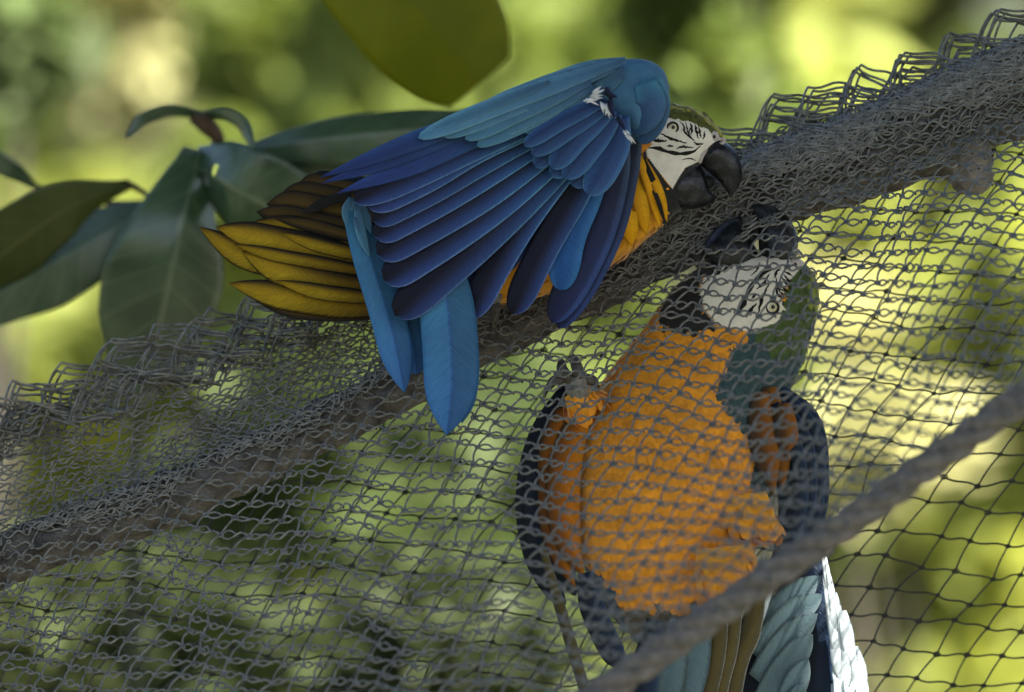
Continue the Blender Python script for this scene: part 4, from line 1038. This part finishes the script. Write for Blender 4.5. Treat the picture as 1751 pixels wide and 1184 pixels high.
# tail of the clinging macaw
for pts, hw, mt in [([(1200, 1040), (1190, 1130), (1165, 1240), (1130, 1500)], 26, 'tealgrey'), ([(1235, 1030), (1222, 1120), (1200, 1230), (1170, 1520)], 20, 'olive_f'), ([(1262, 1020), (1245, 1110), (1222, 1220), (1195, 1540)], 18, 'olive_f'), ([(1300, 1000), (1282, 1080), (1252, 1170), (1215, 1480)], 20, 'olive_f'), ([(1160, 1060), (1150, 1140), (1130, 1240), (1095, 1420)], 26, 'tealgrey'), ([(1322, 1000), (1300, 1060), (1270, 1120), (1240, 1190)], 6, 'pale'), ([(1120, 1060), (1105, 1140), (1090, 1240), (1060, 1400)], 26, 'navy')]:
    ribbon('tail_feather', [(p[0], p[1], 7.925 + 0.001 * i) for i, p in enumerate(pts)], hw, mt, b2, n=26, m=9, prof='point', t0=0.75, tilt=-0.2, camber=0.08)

# ------------------------------------------------------------------ waxy leaves behind the branch (a young tree)
yt = empty('young_tree', P(340, 1000, 9.6) * [1, 1, 0], 'young broad-leaved tree with waxy dark leaves behind the net edge', 'tree')
LY = 8.62
gx = P(230, 1000, 9.6)[0]
tube('stem', [(gx - 0.02, 9.6, -0.2), (gx + 0.02, 9.6, 2.0), P(230, 1000, 9.55), P(268, 640, 9.3), P(300, 440, 8.9), P(362, 268, LY)], [0.03, 0.02, 0.008, 0.007, 0.006, 0.006], M['stem'], yt, 60, 10)
tube('bud', [P(362, 275, LY), P(372, 238, LY - 0.005), P(352, 214, LY - 0.008), P(328, 200, LY - 0.008)], [15 / S, 13 / S, 17 / S, 11 / S], M['twig'], yt, 24, 12)
def leaf(ctrl, shape, mat='leaf', par=yt, petiole=None, **kw):
    o = ribbon('leaf', ctrl, 1.0, mat, par, shape=shape, **{**dict(n=26, m=15, camber=0.10, tilt=0.0, ridge=0.02, thick=0.0006, split=False), **kw})
    if petiole:
        tube('petiole', [P(*c) for c in petiole], [7 / S, 6 / S, 6 / S][:len(petiole)], M['twig'], par, 14, 8)
    return o
leaf([(342, 258, LY), (306, 390, LY - 0.03), (280, 510, LY - 0.02), (240, 700, LY + 0.03)], [(0, 26), (0.15, 52), (0.4, 92), (0.6, 110), (0.75, 104), (0.9, 64), (1, 4)], tilt=0.35, fold=0.25)
leaf([(330, 280, LY + 0.01), (400, 318, LY - 0.05), (480, 362, LY - 0.04), (590, 430, LY)], [(0, 30), (0.2, 66), (0.45, 80), (0.7, 74), (0.9, 36), (1, 4)], tilt=-0.4, fold=0.2, holes=[(366, 292, 7), (350, 309, 6)])
leaf([(392, 262, LY + 0.02), (540, 240, LY), (720, 222, LY + 0.02), (960, 200, LY + 0.1)], [(0, 6), (0.2, 26), (0.4, 42), (0.65, 44), (0.9, 24), (1, 3)], tilt=0.3, fold=0.3, petiole=[(362, 268, LY), (378, 266, LY + 0.01), (396, 262, LY + 0.02)])
leaf([(420, 275, LY + 0.04), (530, 292, LY + 0.04), (660, 300, LY + 0.06), (800, 310, LY + 0.1)], [(0, 8), (0.25, 34), (0.5, 44), (0.8, 34), (1, 3)], tilt=-0.5, fold=0.2)
leaf([(340, 198, LY), (290, 190, LY - 0.03), (245, 205, LY - 0.06), (216, 236, LY - 0.09)], [(0, 8), (0.4, 15), (0.75, 14), (1, 3)], tilt=0.7)
leaf([(345, 200, LY), (385, 198, LY - 0.03), (415, 214, LY - 0.05), (434, 252, LY - 0.07)], [(0, 8), (0.4, 14), (0.75, 13), (1, 3)], tilt=-0.7)
leaf([(222, 316, LY), (120, 352, LY - 0.02), (20, 420, LY), (-110, 520, LY + 0.05)], [(0, 8), (0.15, 22), (0.4, 55), (0.7, 70), (0.9, 45), (1, 4)], mat='leaf_olive', tilt=0.45, fold=0.1)
leaf([(268, 348, LY + 0.03), (160, 410, LY + 0.02), (60, 470, LY + 0.03), (-110, 560, LY + 0.08)], [(0, 10), (0.15, 40), (0.4, 66), (0.65, 68), (0.9, 40), (1, 4)], tilt=-0.3, fold=0.25, petiole=[(345, 330, LY + 0.04), (310, 335, LY + 0.035), (265, 350, LY + 0.03)])
leaf([(60, 320, LY + 0.1), (20, 292, LY + 0.09), (-30, 270, LY + 0.1), (-120, 260, LY + 0.12)], [(0, 5), (0.3, 18), (0.7, 22), (1, 3)], tilt=0.5)
tube('petiole', [P(60, 320, LY + 0.1), P(150, 345, LY + 0.09), P(268, 348, LY + 0.03)], [5 / S, 5 / S, 6 / S], M['twig'], yt, 14, 8)
tube('petiole', [P(222, 316, LY), P(245, 330, LY + 0.01), P(270, 348, LY + 0.03)], [6 / S, 5 / S, 6 / S], M['twig'], yt, 14, 8)

# ------------------------------------------------------------------ unseen crown added to shade the birds, with the one leaf that hangs into view
rsh = np.random.default_rng(88)
cl = []
for gx_ in np.arange(-0.6, 4.6, 0.62):
    for gy_ in np.arange(4.3, 8.8, 0.62):
        cl.append((gx_ + rsh.normal() * 0.12, gy_ + rsh.normal() * 0.12, rsh.uniform(6.5, 7.6), rsh.uniform(0.5, 0.75)))
random.Random(3).shuffle(cl)
shade = tree('added_shade_tree', 'tall tree with unseen crown added for shade, its yellow-green leaf hanging above the blue wing', (3.6, 10.4, 0), cl, 'canopy', 20000, 0.24, 77, None, 0.22, sun_gaps=[(P(1446, 1090, 7.94), -0.05)])
twp = P(470, -265, 8.7)
tube('twig', [(1.2, 8.9, 6.4), (0.4, 8.7, 5.2), (twp[0], twp[1], twp[2])], [0.02, 0.012, 0.005], M['twig'], shade, 24, 8)
ribbon('leaf', [(470, -270, 8.7), (596, -125, 8.69), (718, 12, 8.68), (822, 142, 8.7)], 1.0, 'leaf_top', shade, shape=[(0, 6), (0.2, 74), (0.45, 118), (0.65, 126), (0.8, 120), (0.92, 100), (1, 66)], n=30, m=17, camber=0.06, tilt=0.1, fold=0.12, thick=0.0006)
